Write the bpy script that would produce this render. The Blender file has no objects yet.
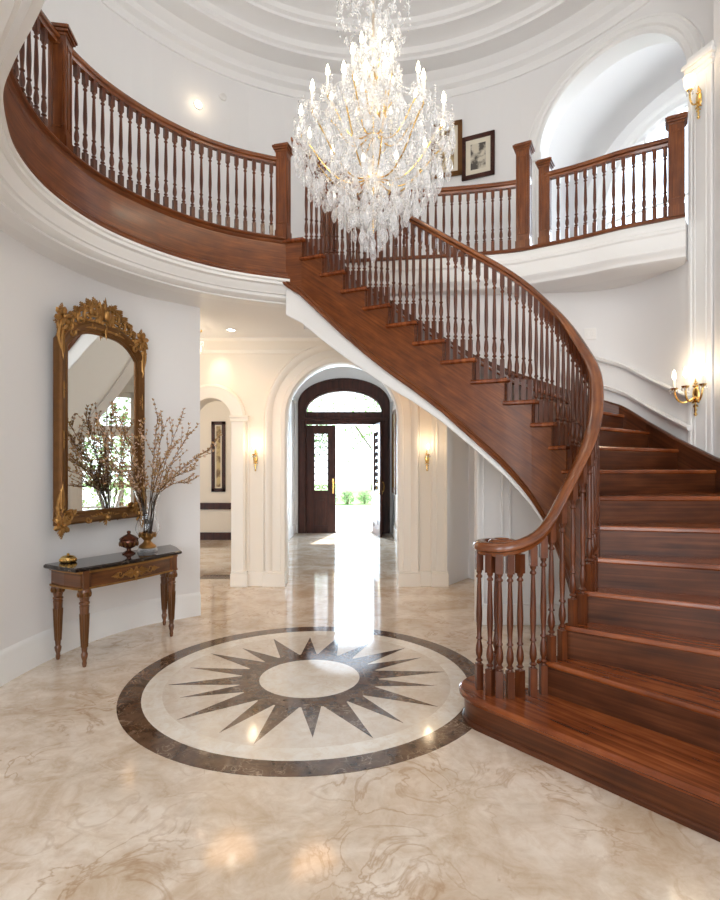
import bpy, math, random
from mathutils import Vector, Matrix
random.seed(7)
PI = math.pi
sc = bpy.context.scene
COL = sc.collection
V = Vector
cos, sin = math.cos, math.sin
def R(d): return d * PI / 180

# ------------------------------------------------------------------ helpers
class MB:
    def __init__(s): s.v = []; s.f = []; s.uv = []; s.mi = []; s.m = 0
    def vert(s, p, uv=None):
        s.v.append(V(p)); s.uv.append(uv if uv else (p[2], p[0] * 1.0 + p[1] * 1.0)); return len(s.v) - 1
    def face(s, *idx): s.f.append(tuple(idx)); s.mi.append(s.m)
    def box(s, c, size, rz=0, M=None, grain=2):
        hx, hy, hz = size[0] / 2, size[1] / 2, size[2] / 2
        ids = []
        for x, y, z in ((-1, -1, -1), (1, -1, -1), (1, 1, -1), (-1, 1, -1), (-1, -1, 1), (1, -1, 1), (1, 1, 1), (-1, 1, 1)):
            l = V((x * hx, y * hy, z * hz))
            uv = (l[grain] + c[0], l[(grain + 1) % 3] + l[(grain + 2) % 3] + c[1] * .37)
            if M is not None: p = M @ (V(c) + l)
            else:
                p = V((l.x * cos(rz) - l.y * sin(rz), l.x * sin(rz) + l.y * cos(rz), l.z)) + V(c)
            ids.append(s.vert(p, uv))
        for f in ((3, 2, 1, 0), (4, 5, 6, 7), (0, 1, 5, 4), (1, 2, 6, 5), (2, 3, 7, 6), (3, 0, 4, 7)):
            s.face(*[ids[i] for i in f])
    def bbox(s, lo, hi, M=None, grain=2):
        s.box([(a + b) / 2 for a, b in zip(lo, hi)], [b - a for a, b in zip(lo, hi)], M=M, grain=grain)
    def prism(s, poly, z0, z1, uvf=None, M=None):
        # poly counter-clockwise, z0/z1 constants
        n = len(poly); a = []; b = []
        g = (lambda p: p) if M is None else (lambda p: M @ V(p))
        for p in poly:
            uv = uvf(p) if uvf else None
            a.append(s.vert(g((p[0], p[1], z0)), uv)); b.append(s.vert(g((p[0], p[1], z1)), uv))
        s.face(*a[::-1]); s.face(*b)
        for i in range(n):
            j = (i + 1) % n; s.face(a[i], a[j], b[j], b[i])
    def lathe(s, prof, c=(0, 0, 0), n=14, M=None, caps=True, off=0, a0=0, a1=2 * PI):
        rings = []
        full = abs(a1 - a0 - 2 * PI) < 1e-6
        N = n if full else n + 1
        for r, z in prof:
            ring = []
            for k in range(N):
                a = a0 + off + (a1 - a0) * k / n
                p = V((c[0] + r * cos(a), c[1] + r * sin(a), c[2] + z))
                uv = (z, a * .05 + c[0])
                ring.append(s.vert(M @ p if M is not None else p, uv))
            rings.append(ring)
        for i in range(len(rings) - 1):
            for k in range(n):
                k2 = (k + 1) % N
                s.face(rings[i][k], rings[i][k2], rings[i + 1][k2], rings[i + 1][k])
        if caps and full:
            if prof[0][0] > 1e-5: s.face(*rings[0][::-1])
            if prof[-1][0] > 1e-5: s.face(*rings[-1])
    def tube(s, pts, rad, n=6, M=None, caps=True):
        pts = [V(p) for p in pts]; rings = []; ref = None; L = 0
        for i, p in enumerate(pts):
            t = (pts[min(i + 1, len(pts) - 1)] - pts[max(i - 1, 0)])
            if t.length < 1e-9: t = V((0, 0, 1))
            t.normalize()
            if ref is None:
                ref = V((0, 0, 1)) if abs(t.z) < .9 else V((1, 0, 0))
            a = ref - t * ref.dot(t)
            if a.length < 1e-6: a = t.orthogonal()
            a.normalize(); b = t.cross(a); ref = a
            r = rad(i / max(1, len(pts) - 1)) if callable(rad) else rad
            if i: L += (p - pts[i - 1]).length
            ring = []
            for k in range(n):
                q = p + (a * cos(2 * PI * k / n) + b * sin(2 * PI * k / n)) * r
                ring.append(s.vert(M @ q if M is not None else q, (L, k / n * .1)))
            rings.append(ring)
        for i in range(len(rings) - 1):
            for k in range(n):
                s.face(rings[i][k], rings[i][(k + 1) % n], rings[i + 1][(k + 1) % n], rings[i + 1][k])
        if caps: s.face(*rings[0][::-1]); s.face(*rings[-1])
    def sweep(s, path, prof, caps=True, closed=True):
        # path: 3D points; prof: (side, up) pairs, side = right of travel in plan
        path = [V(p) for p in path]; rings = []; L = 0
        pl = [0]
        for i in range(1, len(prof)):
            pl.append(pl[-1] + math.hypot(prof[i][0] - prof[i - 1][0], prof[i][1] - prof[i - 1][1]))
        for i, p in enumerate(path):
            a = path[max(i - 1, 0)]; b = path[min(i + 1, len(path) - 1)]
            d1 = (p - a).xy; d2 = (b - p).xy
            if d1.length < 1e-9: d1 = d2
            if d2.length < 1e-9: d2 = d1
            d1 = d1.normalized(); d2 = d2.normalized()
            t = (d1 + d2)
            t = t.normalized() if t.length > 1e-6 else d2
            k = 1 / max(.5, t.dot(d1))
            side = V((t.y, -t.x, 0)) * k
            if i: L += (p - path[i - 1]).length
            rings.append([s.vert(p + side * u + V((0, 0, w)), (L, pl[q])) for q, (u, w) in enumerate(prof)])
        n = len(prof)
        for i in range(len(rings) - 1):
            for k in range(n if closed else n - 1):
                k2 = (k + 1) % n
                s.face(rings[i][k], rings[i][k2], rings[i + 1][k2], rings[i + 1][k])
        if caps and closed: s.face(*rings[0][::-1]); s.face(*rings[-1])
    def ball(s, c, r, n=8, m=6, M=None, sc3=(1, 1, 1)):
        rings = []
        top = s.vert(M @ V((c[0], c[1], c[2] + r * sc3[2])) if M is not None else (c[0], c[1], c[2] + r * sc3[2]))
        for i in range(1, m):
            th = PI * i / m; ring = []
            for k in range(n):
                a = 2 * PI * k / n
                p = V((c[0] + r * sc3[0] * sin(th) * cos(a), c[1] + r * sc3[1] * sin(th) * sin(a), c[2] + r * sc3[2] * cos(th)))
                ring.append(s.vert(M @ p if M is not None else p))
            rings.append(ring)
        bot = s.vert(M @ V((c[0], c[1], c[2] - r * sc3[2])) if M is not None else (c[0], c[1], c[2] - r * sc3[2]))
        for k in range(n):
            s.face(top, rings[0][k], rings[0][(k + 1) % n]); s.face(bot, rings[-1][(k + 1) % n], rings[-1][k])
        for i in range(len(rings) - 1):
            for k in range(n): s.face(rings[i][k], rings[i + 1][k], rings[i + 1][(k + 1) % n], rings[i][(k + 1) % n])
    def crystal(s, c, r, h, n=6, M=None):
        # faceted almond drop, top at c, hanging down h
        prof = [(0.15 * r, 0), (.75 * r, -.3 * h), (r, -.58 * h), (.6 * r, -.85 * h), (.03 * r, -h)]
        s.lathe(prof, c, n=n, M=M, off=random.random() * 3)
    def octa(s, c, r, h=None):
        h = h or r
        a = random.random() * 3
        ids = [s.vert((c[0] + r * cos(a + k * PI / 2), c[1] + r * sin(a + k * PI / 2), c[2])) for k in range(4)]
        t = s.vert((c[0], c[1], c[2] + h)); b = s.vert((c[0], c[1], c[2] - h))
        for k in range(4): s.face(ids[k], ids[(k + 1) % 4], t); s.face(ids[(k + 1) % 4], ids[k], b)
    def leaf(s, p, d, up, L, W):
        d = V(d).normalized(); w = d.cross(V(up))
        w = w.normalized() if w.length > 1e-5 else d.orthogonal().normalized()
        nn = w.cross(d)
        a = s.vert(p); b = s.vert(V(p) + d * L * .5 + w * W + nn * W * .3); c = s.vert(V(p) + d * L); e = s.vert(V(p) + d * L * .5 - w * W + nn * W * .3)
        g = s.vert(V(p) + d * L * .5 - nn * W * .2)
        s.face(a, g, b); s.face(b, g, c); s.face(c, g, e); s.face(e, g, a)
    def build(s, name, mats, parent=None, smooth=False, bevel=0, recalc=True):
        if not isinstance(mats, (list, tuple)): mats = [mats]
        base = V(parent['_loc']) if parent is not None else V((0, 0, 0))
        me = bpy.data.meshes.new(name)
        me.from_pydata([tuple(p) for p in s.v], [], s.f)
        for m in mats: me.materials.append(m)
        if len(mats) > 1:
            for p, mi in zip(me.polygons, s.mi): p.material_index = mi
        ul = me.uv_layers.new(name='UVMap')
        for l in me.loops: ul.data[l.index].uv = s.uv[l.vertex_index]
        if recalc:
            import bmesh
            bm = bmesh.new(); bm.from_mesh(me)
            bmesh.ops.recalc_face_normals(bm, faces=bm.faces)
            bm.to_mesh(me); bm.free()
        if smooth:
            for p in me.polygons: p.use_smooth = True
            try: me.set_sharp_from_angle(angle=R(38))
            except Exception: pass
        o = bpy.data.objects.new(name, me); COL.objects.link(o)
        if parent is not None: attach(o, parent)
        if bevel:
            b = o.modifiers.new('bevel', 'BEVEL'); b.width = bevel; b.segments = 2; b.limit_method = 'ANGLE'; b.angle_limit = R(50)
        return o

def attach(o, parent):
    o.parent = parent
    o.matrix_parent_inverse = Matrix.Translation(-V(parent['_loc'])) if parent.type == 'EMPTY' else Matrix.Identity(4)
    o['_loc'] = list(parent['_loc'])
ROOTS = []
def thing(name, label, cat, loc, group=None):
    o = bpy.data.objects.new(name, None); COL.objects.link(o)
    o.location = loc; o['_loc'] = list(loc); o.empty_display_size = .05
    return tag(o, label, cat, group)
def tag(o, label, cat, group=None):
    o['label'] = label; o['category'] = cat
    if group: o['group'] = group
    return o
def struct(o):
    o['kind'] = 'structure'; return o
def part_copy(o, parent):
    c = o.copy(); COL.objects.link(c); attach(c, parent); return c

def catmull(P, n=8):
    P = [V(p) for p in P]; out = []
    for i in range(len(P) - 1):
        p0 = P[max(i - 1, 0)]; p1 = P[i]; p2 = P[i + 1]; p3 = P[min(i + 2, len(P) - 1)]
        for k in range(n):
            t = k / n
            out.append(.5 * ((2 * p1) + (p2 - p0) * t + (2 * p0 - 5 * p1 + 4 * p2 - p3) * t * t + (3 * p1 - p0 - 3 * p2 + p3) * t ** 3))
    out.append(P[-1]); return out
def arclen(P):
    L = [0]
    for i in range(1, len(P)): L.append(L[-1] + (P[i] - P[i - 1]).length)
    return L
def along(P, L, s):
    for i in range(1, len(P)):
        if s <= L[i] or i == len(P) - 1:
            t = (s - L[i - 1]) / max(1e-9, L[i] - L[i - 1]); return P[i - 1].lerp(P[i], t), (P[i] - P[i - 1]).normalized()
def smooth_path(P, it=2):
    for _ in range(it):
        P = [P[0]] + [P[i - 1] * .25 + P[i] * .5 + P[i + 1] * .25 for i in range(1, len(P) - 1)] + [P[-1]]
    return P

# ------------------------------------------------------------------ camera
H = 1.51; FPX = 545.0; VH = 470.0
cam = bpy.data.cameras.new('camera'); co = bpy.data.objects.new('camera', cam); COL.objects.link(co)
co.location = (0, 0, H); co.rotation_euler = (R(90), 0, 0)
cam.sensor_fit = 'HORIZONTAL'; cam.sensor_width = 36; cam.lens = 36 * FPX / 720
cam.shift_y = (VH - 450) / 720; cam.clip_start = .05; cam.clip_end = 300
sc.camera = co

# ------------------------------------------------------------------ materials
def newmat(name):
    m = bpy.data.materials.new(name); m.use_nodes = True
    nt = m.node_tree; b = nt.nodes['Principled BSDF']; return m, nt, b
def simple(name, col, rough=.5, metal=0, bump=0, bscale=200, spec=None, var=0, trans=0, ior=None, coat=0):
    m, nt, b = newmat(name)
    b.inputs['Base Color'].default_value = (*col, 1); b.inputs['Roughness'].default_value = rough; b.inputs['Metallic'].default_value = metal
    if spec is not None: b.inputs['Specular IOR Level'].default_value = spec
    if trans: b.inputs['Transmission Weight'].default_value = trans
    if ior: b.inputs['IOR'].default_value = ior
    if coat: b.inputs['Coat Weight'].default_value = coat; b.inputs['Coat Roughness'].default_value = .08
    tc = nt.nodes.new('ShaderNodeTexCoord')
    if var:
        nz = nt.nodes.new('ShaderNodeTexNoise'); nz.inputs['Scale'].default_value = bscale * .2; nz.inputs['Detail'].default_value = 5
        nt.links.new(tc.outputs['Object'], nz.inputs['Vector'])
        mx = nt.nodes.new('ShaderNodeMixRGB'); mx.inputs[1].default_value = (*[c * (1 - var) for c in col], 1); mx.inputs[2].default_value = (*[min(1, c * (1 + var)) for c in col], 1)
        nt.links.new(nz.outputs['Fac'], mx.inputs[0]); nt.links.new(mx.outputs[0], b.inputs['Base Color'])
    if bump:
        nz = nt.nodes.new('ShaderNodeTexNoise'); nz.inputs['Scale'].default_value = bscale
        nt.links.new(tc.outputs['Object'], nz.inputs['Vector'])
        bp = nt.nodes.new('ShaderNodeBump'); bp.inputs['Strength'].default_value = bump; bp.inputs['Distance'].default_value = .01
        nt.links.new(nz.outputs['Fac'], bp.inputs['Height']); nt.links.new(bp.outputs[0], b.inputs['Normal'])
    return m
def wood(name, c1, c2, c3, rough=.28, su=1.6, sv=38, coat=.25, spec=.5):
    m, nt, b = newmat(name); b.inputs['Specular IOR Level'].default_value = spec
    uv = nt.nodes.new('ShaderNodeUVMap'); uv.uv_map = 'UVMap'
    mp = nt.nodes.new('ShaderNodeMapping'); mp.inputs['Scale'].default_value = (su, sv, 1)
    nt.links.new(uv.outputs[0], mp.inputs[0])
    nz = nt.nodes.new('ShaderNodeTexNoise'); nz.inputs['Scale'].default_value = 1.0; nz.inputs['Detail'].default_value = 6; nz.inputs['Distortion'].default_value = .6
    nt.links.new(mp.outputs[0], nz.inputs['Vector'])
    mp2 = nt.nodes.new('ShaderNodeMapping'); mp2.inputs['Scale'].default_value = (su * 2.2, sv * .18, 1)
    nt.links.new(uv.outputs[0], mp2.inputs[0])
    n2 = nt.nodes.new('ShaderNodeTexNoise'); n2.inputs['Scale'].default_value = 1.2; n2.inputs['Detail'].default_value = 3
    nt.links.new(mp2.outputs[0], n2.inputs['Vector'])
    ad = nt.nodes.new('ShaderNodeMath'); ad.operation = 'MULTIPLY_ADD'; ad.inputs[1].default_value = .55
    nt.links.new(nz.outputs['Fac'], ad.inputs[0])
    ml = nt.nodes.new('ShaderNodeMath'); ml.operation = 'MULTIPLY'; ml.inputs[1].default_value = .45
    nt.links.new(n2.outputs['Fac'], ml.inputs[0]); nt.links.new(ml.outputs[0], ad.inputs[2])
    cr = nt.nodes.new('ShaderNodeValToRGB')
    e = cr.color_ramp.elements; e[0].position = .32; e[0].color = (*c1, 1); e[1].position = .68; e[1].color = (*c3, 1)
    k = cr.color_ramp.elements.new(.5); k.color = (*c2, 1)
    nt.links.new(ad.outputs[0], cr.inputs[0]); nt.links.new(cr.outputs[0], b.inputs['Base Color'])
    b.inputs['Roughness'].default_value = rough
    b.inputs['Coat Weight'].default_value = coat; b.inputs['Coat Roughness'].default_value = .12
    bp = nt.nodes.new('ShaderNodeBump'); bp.inputs['Strength'].default_value = .06; bp.inputs['Distance'].default_value = .004
    nt.links.new(nz.outputs['Fac'], bp.inputs['Height']); nt.links.new(bp.outputs[0], b.inputs['Normal'])
    return m
def marble(name, base, mid, vein, rough, scale=1.0, vein_w=.035, cloud=.5, slab=0):
    m, nt, b = newmat(name)
    tc = nt.nodes.new('ShaderNodeTexCoord')
    mp = nt.nodes.new('ShaderNodeMapping'); mp.inputs['Scale'].default_value = (scale,) * 3; mp.inputs['Rotation'].default_value = (0, 0, .5)
    nt.links.new(tc.outputs['Object'], mp.inputs[0])
    n1 = nt.nodes.new('ShaderNodeTexNoise'); n1.inputs['Scale'].default_value = 1.7; n1.inputs['Detail'].default_value = 9; n1.inputs['Roughness'].default_value = .62; n1.inputs['Distortion'].default_value = .8
    nt.links.new(mp.outputs[0], n1.inputs['Vector'])
    r1 = nt.nodes.new('ShaderNodeValToRGB'); e = r1.color_ramp.elements
    e[0].position = .35; e[0].color = (*mid, 1); e[1].position = .35 + cloud * .5; e[1].color = (*base, 1)
    nt.links.new(n1.outputs['Fac'], r1.inputs[0])
    n2 = nt.nodes.new('ShaderNodeTexNoise'); n2.inputs['Scale'].default_value = 2.3; n2.inputs['Detail'].default_value = 7; n2.inputs['Distortion'].default_value = 1.6
    nt.links.new(mp.outputs[0], n2.inputs['Vector'])
    sb = nt.nodes.new('ShaderNodeMath'); sb.operation = 'SUBTRACT'; sb.inputs[1].default_value = .5; nt.links.new(n2.outputs['Fac'], sb.inputs[0])
    ab = nt.nodes.new('ShaderNodeMath'); ab.operation = 'ABSOLUTE'; nt.links.new(sb.outputs[0], ab.inputs[0])
    r2 = nt.nodes.new('ShaderNodeValToRGB'); e = r2.color_ramp.elements
    e[0].position = 0; e[0].color = (.75, .75, .75, 1); e[1].position = vein_w; e[1].color = (0, 0, 0, 1)
    nt.links.new(ab.outputs[0], r2.inputs[0])
    n3 = nt.nodes.new('ShaderNodeTexNoise'); n3.inputs['Scale'].default_value = 1.1; nt.links.new(mp.outputs[0], n3.inputs['Vector'])
    r3 = nt.nodes.new('ShaderNodeValToRGB'); r3.color_ramp.elements[0].position = .42; r3.color_ramp.elements[1].position = .62
    nt.links.new(n3.outputs['Fac'], r3.inputs[0])
    mu = nt.nodes.new('ShaderNodeMath'); mu.operation = 'MULTIPLY'; nt.links.new(r2.outputs[0], mu.inputs[0]); nt.links.new(r3.outputs[0], mu.inputs[1])
    mx = nt.nodes.new('ShaderNodeMixRGB'); mx.inputs[2].default_value = (*vein, 1)
    nt.links.new(mu.outputs[0], mx.inputs[0]); nt.links.new(r1.outputs[0], mx.inputs[1])
    n4 = nt.nodes.new('ShaderNodeTexNoise'); n4.inputs['Scale'].default_value = 7; n4.inputs['Detail'].default_value = 8; n4.inputs['Roughness'].default_value = .68; n4.inputs['Distortion'].default_value = 1.2
    nt.links.new(mp.outputs[0], n4.inputs['Vector'])
    r4 = nt.nodes.new('ShaderNodeValToRGB'); e = r4.color_ramp.elements
    e[0].position = .36; e[0].color = (.84, .75, .65, 1); e[1].position = .58; e[1].color = (1, 1, 1, 1)
    nt.links.new(n4.outputs['Fac'], r4.inputs[0])
    m4 = nt.nodes.new('ShaderNodeMixRGB'); m4.blend_type = 'MULTIPLY'; m4.inputs[0].default_value = .62
    nt.links.new(mx.outputs[0], m4.inputs[1]); nt.links.new(r4.outputs[0], m4.inputs[2])
    nt.links.new(m4.outputs[0], b.inputs['Base Color'])
    b.inputs['Roughness'].default_value = rough; b.inputs['Specular IOR Level'].default_value = .6
    return m
def emis(name, col, s):
    m, nt, b = newmat(name)
    b.inputs['Base Color'].default_value = (*col, 1)
    b.inputs['Emission Color'].default_value = (*col, 1); b.inputs['Emission Strength'].default_value = s
    return m

M_wall = simple('white_plaster', (.80, .79, .785), .55, bump=.03, bscale=180)
M_trim = simple('white_trim_paint', (.84, .835, .82), .38)
M_warmtint = simple('light_tinted_plaster', (.82, .745, .64), .5, bump=.03, bscale=180)  # hall plaster: peach cast of the warm lamps mixed into the base colour
M_warmtint_trim = simple('light_tinted_trim', (.84, .78, .69), .38)  # hall trim, tinted with the same warm lamplight, milder
M_ceil = simple('ceiling_paint', (.82, .81, .80), .6)
M_wood = wood('mahogany', (.080, .021, .006), (.15, .042, .011), (.25, .078, .020), su=2.2, sv=70, coat=.08, spec=.4)
M_bal = wood('turned_mahogany', (.04, .010, .004), (.10, .026, .008), (.17, .048, .014), rough=.3, coat=.1, spec=.4)
M_rail = wood('polished_mahogany', (.07, .018, .006), (.18, .052, .014), (.30, .10, .028), rough=.18, coat=.35)
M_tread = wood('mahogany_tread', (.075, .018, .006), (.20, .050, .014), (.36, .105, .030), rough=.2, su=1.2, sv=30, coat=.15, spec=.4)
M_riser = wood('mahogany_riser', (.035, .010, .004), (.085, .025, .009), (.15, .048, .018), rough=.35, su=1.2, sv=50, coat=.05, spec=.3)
M_table = wood('walnut_table', (.045, .014, .005), (.13, .046, .014), (.24, .09, .028), rough=.3)
M_door = wood('dark_door_wood', (.018, .005, .003), (.045, .012, .007), (.08, .022, .012), rough=.4, coat=.0, spec=.3)
M_floor = marble('cream_marble', (.80, .70, .59), (.58, .455, .33), (.47, .32, .20), .085, 1.3, .03, .5)
M_field = marble('pale_marble', (.79, .715, .62), (.70, .60, .49), (.58, .45, .33), .085, 1.6, .012, .5)
M_dark = marble('emperador_marble', (.15, .085, .050), (.055, .027, .015), (.48, .36, .26), .09, 4.5, .028, .5)
M_white_m = marble('white_marble', (.88, .83, .75), (.80, .72, .61), (.70, .57, .43), .06, 1.8, .012, .5)
M_black = marble('black_marble', (.022, .016, .014), (.012, .009, .008), (.22, .16, .12), .06, 5, .02, .6)
M_gold = simple('antique_gilt', (.36, .19, .060), .38, .8, bump=.25, bscale=60, var=.5)
M_gilt_dark = simple('aged_gilt_wood', (.15, .064, .017), .36, .55, var=.35, bscale=80)
M_brass = simple('polished_brass', (.83, .56, .20), .22, 1)
M_mirror = simple('mirror_silver', (.90, .93, .93), .01, 1)
M_glass = simple('clear_glass', (1, 1, 1), .0, trans=1, ior=1.45)
def crystal_mat():
    m, nt, b = newmat('cut_crystal')
    out = nt.nodes['Material Output']
    b.inputs['Base Color'].default_value = (.97, .97, .97, 1); b.inputs['Roughness'].default_value = .04; b.inputs['Specular IOR Level'].default_value = 1.0
    b.inputs['IOR'].default_value = 1.7
    tr = nt.nodes.new('ShaderNodeBsdfTransparent'); tr.inputs[0].default_value = (.97, .975, .98, 1); tl = nt.nodes.new('ShaderNodeBsdfTranslucent'); tl.inputs['Color'].default_value = (.97, .97, .97, 1)
    m1 = nt.nodes.new('ShaderNodeMixShader'); m1.inputs[0].default_value = .25; m2 = nt.nodes.new('ShaderNodeMixShader')
    lw = nt.nodes.new('ShaderNodeLayerWeight'); lw.inputs['Blend'].default_value = .35
    ma = nt.nodes.new('ShaderNodeMath'); ma.operation = 'MULTIPLY_ADD'; ma.inputs[1].default_value = .75; ma.inputs[2].default_value = .16
    nt.links.new(lw.outputs['Facing'], ma.inputs[0]); nt.links.new(ma.outputs[0], m2.inputs[0])
    nt.links.new(b.outputs[0], m1.inputs[1]); nt.links.new(tl.outputs[0], m1.inputs[2])
    nt.links.new(tr.outputs[0], m2.inputs[1]); nt.links.new(m1.outputs[0], m2.inputs[2])
    nt.links.new(m2.outputs[0], out.inputs[0]); return m
M_crystal = crystal_mat()
M_pane = None
def pane_mat():
    m, nt, b = newmat('window_pane')
    out = nt.nodes['Material Output']
    tr = nt.nodes.new('ShaderNodeBsdfTransparent'); gl = nt.nodes.new('ShaderNodeBsdfGlossy'); gl.inputs['Roughness'].default_value = .02
    fr = nt.nodes.new('ShaderNodeFresnel'); fr.inputs['IOR'].default_value = 1.4
    mx = nt.nodes.new('ShaderNodeMixShader')
    nt.links.new(fr.outputs[0], mx.inputs[0]); nt.links.new(tr.outputs[0], mx.inputs[1]); nt.links.new(gl.outputs[0], mx.inputs[2])
    nt.links.new(mx.outputs[0], out.inputs[0]); return m
M_pane = pane_mat()
M_bulb = emis('flame_bulb', (1, .84, .60), 16)
M_candle = simple('candle_sleeve', (.9, .86, .76), .5)
M_lamp = emis('downlight_lens', (1, .90, .74), 25)
M_shade = emis('lit_shade', (1, .80, .52), 2.2)
M_ivory = simple('ivory_paper', (.72, .66, .54), .8)
M_plastic = simple('white_plastic', (.82, .80, .77), .35)
M_urn = simple('bronze_lacquer', (.11, .035, .018), .25, .5, var=.4, bscale=120)
M_twig = simple('twig_bark', (.12, .06, .030), .7)
M_bud = simple('dried_bud', (.42, .25, .10), .7, var=.4, bscale=90)
M_bud2 = simple('pale_blossom', (.66, .46, .34), .7, var=.3, bscale=90)
M_leafg = simple('foliage', (.34, .50, .24), .7, var=.5, bscale=20)
M_pave = simple('pale_paving', (.72, .70, .66), .8, var=.08, bscale=8)
M_lawn = simple('lawn_grass', (.22, .36, .12), .9, var=.3, bscale=30)
M_bark = simple('tree_bark', (.16, .11, .07), .9, var=.3, bscale=40)
def art_mat(name, c1, c2, scale):
    m, nt, b = newmat(name)
    tc = nt.nodes.new('ShaderNodeTexCoord'); nz = nt.nodes.new('ShaderNodeTexNoise'); nz.inputs['Scale'].default_value = scale; nz.inputs['Detail'].default_value = 8
    nt.links.new(tc.outputs['Object'], nz.inputs['Vector'])
    cr = nt.nodes.new('ShaderNodeValToRGB'); e = cr.color_ramp.elements; e[0].position = .42; e[0].color = (*c1, 1); e[1].position = .56; e[1].color = (*c2, 1)
    nt.links.new(nz.outputs['Fac'], cr.inputs[0]); nt.links.new(cr.outputs[0], b.inputs['Base Color']); b.inputs['Roughness'].default_value = .6
    return m
M_art1 = art_mat('engraving', (.07, .06, .05), (.62, .56, .45), 9)
M_art2 = art_mat('panel_art', (.18, .11, .05), (.55, .43, .22), 7)

# ------------------------------------------------------------------ stair geometry data
RISE = .189; NT = 20; ZG = RISE * NT          # gallery floor 3.78
CP = {1: (.93, 3.19), 2: (1.10, 3.25), 3: (1.25, 3.31), 4: (1.40, 3.41), 5: (1.505, 3.55), 6: (1.585, 3.71), 7: (1.64, 3.88), 8: (1.635, 4.06), 9: (1.605, 4.22),
      10: (1.535, 4.35), 11: (1.40, 4.44), 12: (1.20, 4.525), 13: (.955, 4.63), 14: (.72, 4.745), 15: (.49, 4.86), 16: (.26, 4.975), 17: (.05, 5.085), 18: (-.16, 5.18), 19: (-.366, 5.27), 20: (-.57, 5.35), 21: (-.78, 5.40)}
QP = {1: (2.75, .68), 2: (2.95, 1.05), 3: (3.06, 1.95), 4: (3.07, 2.42), 5: (3.07, 2.82), 6: (3.07, 3.32), 7: (3.06, 3.90), 8: (3.02, 4.62), 9: (2.925, 5.02),
      10: (2.87, 5.42), 11: (2.73, 5.66), 12: (2.20, 5.80), 13: (1.66, 5.83), 14: (1.22, 5.84), 15: (.90, 5.84), 16: (.62, 5.85), 17: (.37, 5.88), 18: (.13, 5.91), 19: (-.09, 5.94), 20: (-.31, 5.96), 21: (-.55, 5.98)}
def hermite(D, t):
    t = max(1, min(20.9999, t)); i = int(t); u = t - i
    g = lambda k: V(D[max(1, min(21, k))])
    p0, p1, p2, p3 = g(i - 1), g(i), g(i + 1), g(i + 2)
    return .5 * ((2 * p1) + (p2 - p0) * u + (2 * p0 - 5 * p1 + 4 * p2 - p3) * u * u + (3 * p1 - p0 - 3 * p2 + p3) * u ** 3)
def C(t): return hermite(CP, t)
def Q(t):
    i = int(min(20, t)); u = t - i; return V(QP[i]).lerp(V(QP[i + 1]), u)
def Cdir(t): return (C(min(20.99, t + .05)) - C(max(1, t - .05))).normalized()
def Cright(t): d = Cdir(t); return V((d.y, -d.x))
def Cin(t, off): return C(t) + Cright(t) * off
BOT = {1: -.3, 5: -.2, 6: 0.0, 7: .25, 8: .5, 9: .76, 10: 1.02, 11: 1.29, 12: 1.55, 13: 1.80, 14: 2.04, 15: 2.24, 16: 2.43, 17: 2.62, 18: 2.82, 19: 3.03, 20: 3.24, 21: 3.40}
def bot(t):
    ks = sorted(BOT)
    for a, b in zip(ks, ks[1:]):
        if a <= t <= b: return max(0, BOT[a] + (BOT[b] - BOT[a]) * (t - a) / (b - a))
    return max(0, BOT[ks[-1]])
VC = V((.86, 3.30)); CR = .225
RAILH = .90
def rail_z(t):      # centre of handrail
    ks = [(0, 1.045), (1, 1.06), (1.6, 1.10), (2, 1.17), (2.5, 1.29), (3, 1.425), (3.5, 1.54), (4, 1.655), (5, 5 * RISE + RAILH), (30, 30 * RISE + RAILH)]
    for a, b in zip(ks, ks[1:]):
        if a[0] <= t <= b[0]: return a[1] + (b[1] - a[1]) * (t - a[0]) / (b[0] - a[0])
RIN = .025          # rail/baluster line offset into the stair

# ------------------------------------------------------------------ staircase
stair = thing('staircase', 'curving dark mahogany staircase with polished treads sweeping up to the gallery', 'staircase', (1.9, 3.6, 0))
def perp_desc(n):
    d = (V(QP[n]) - V(CP[n])).normalized(); p = V((d.y, -d.x))
    ref = (C(n - 1) - C(n)) if n > 1 else V((-.8, -.5))
    if p.dot(ref) < 0: p = -p
    return p, d
def tread_uv(n):
    p, d = perp_desc(n)
    return lambda q: (q[0] * d.x + q[1] * d.y + n * 3.7, q[0] * p.x + q[1] * p.y)
OVER = .032
def tread_mesh(mb, poly, z, uvf):
    # bull-nosed slab: slightly inset top and bottom
    n = len(poly); cx = sum(p[0] for p in poly) / n; cy = sum(p[1] for p in poly) / n
    levels = [(z - .034, .010), (z - .026, 0.0), (z - .010, 0.0), (z, .010)]
    rings = []
    for zz, ins in levels:
        ring = []
        for i, p in enumerate(poly):
            a = V(poly[i - 1]); b = V(p); c = V(poly[(i + 1) % n])
            e1 = (b - a).normalized(); e2 = (c - b).normalized()
            nn = V((-e1.y - e2.y, e1.x + e2.x))
            nn = nn.normalized() if nn.length > 1e-6 else V((0, 0))
            q = b + nn * ins * 1.2
            ring.append(mb.vert((q.x, q.y, zz), uvf(p)))
        rings.append(ring)
    mb.face(*rings[0][::-1]); mb.face(*rings[-1])
    for i in range(len(rings) - 1):
        for k in range(n): mb.face(rings[i][k], rings[i][(k + 1) % n], rings[i + 1][(k + 1) % n], rings[i + 1][k])
def signed_area(P): return sum(P[i - 1][0] * P[i][1] - P[i][0] * P[i - 1][1] for i in range(len(P))) / 2
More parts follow.
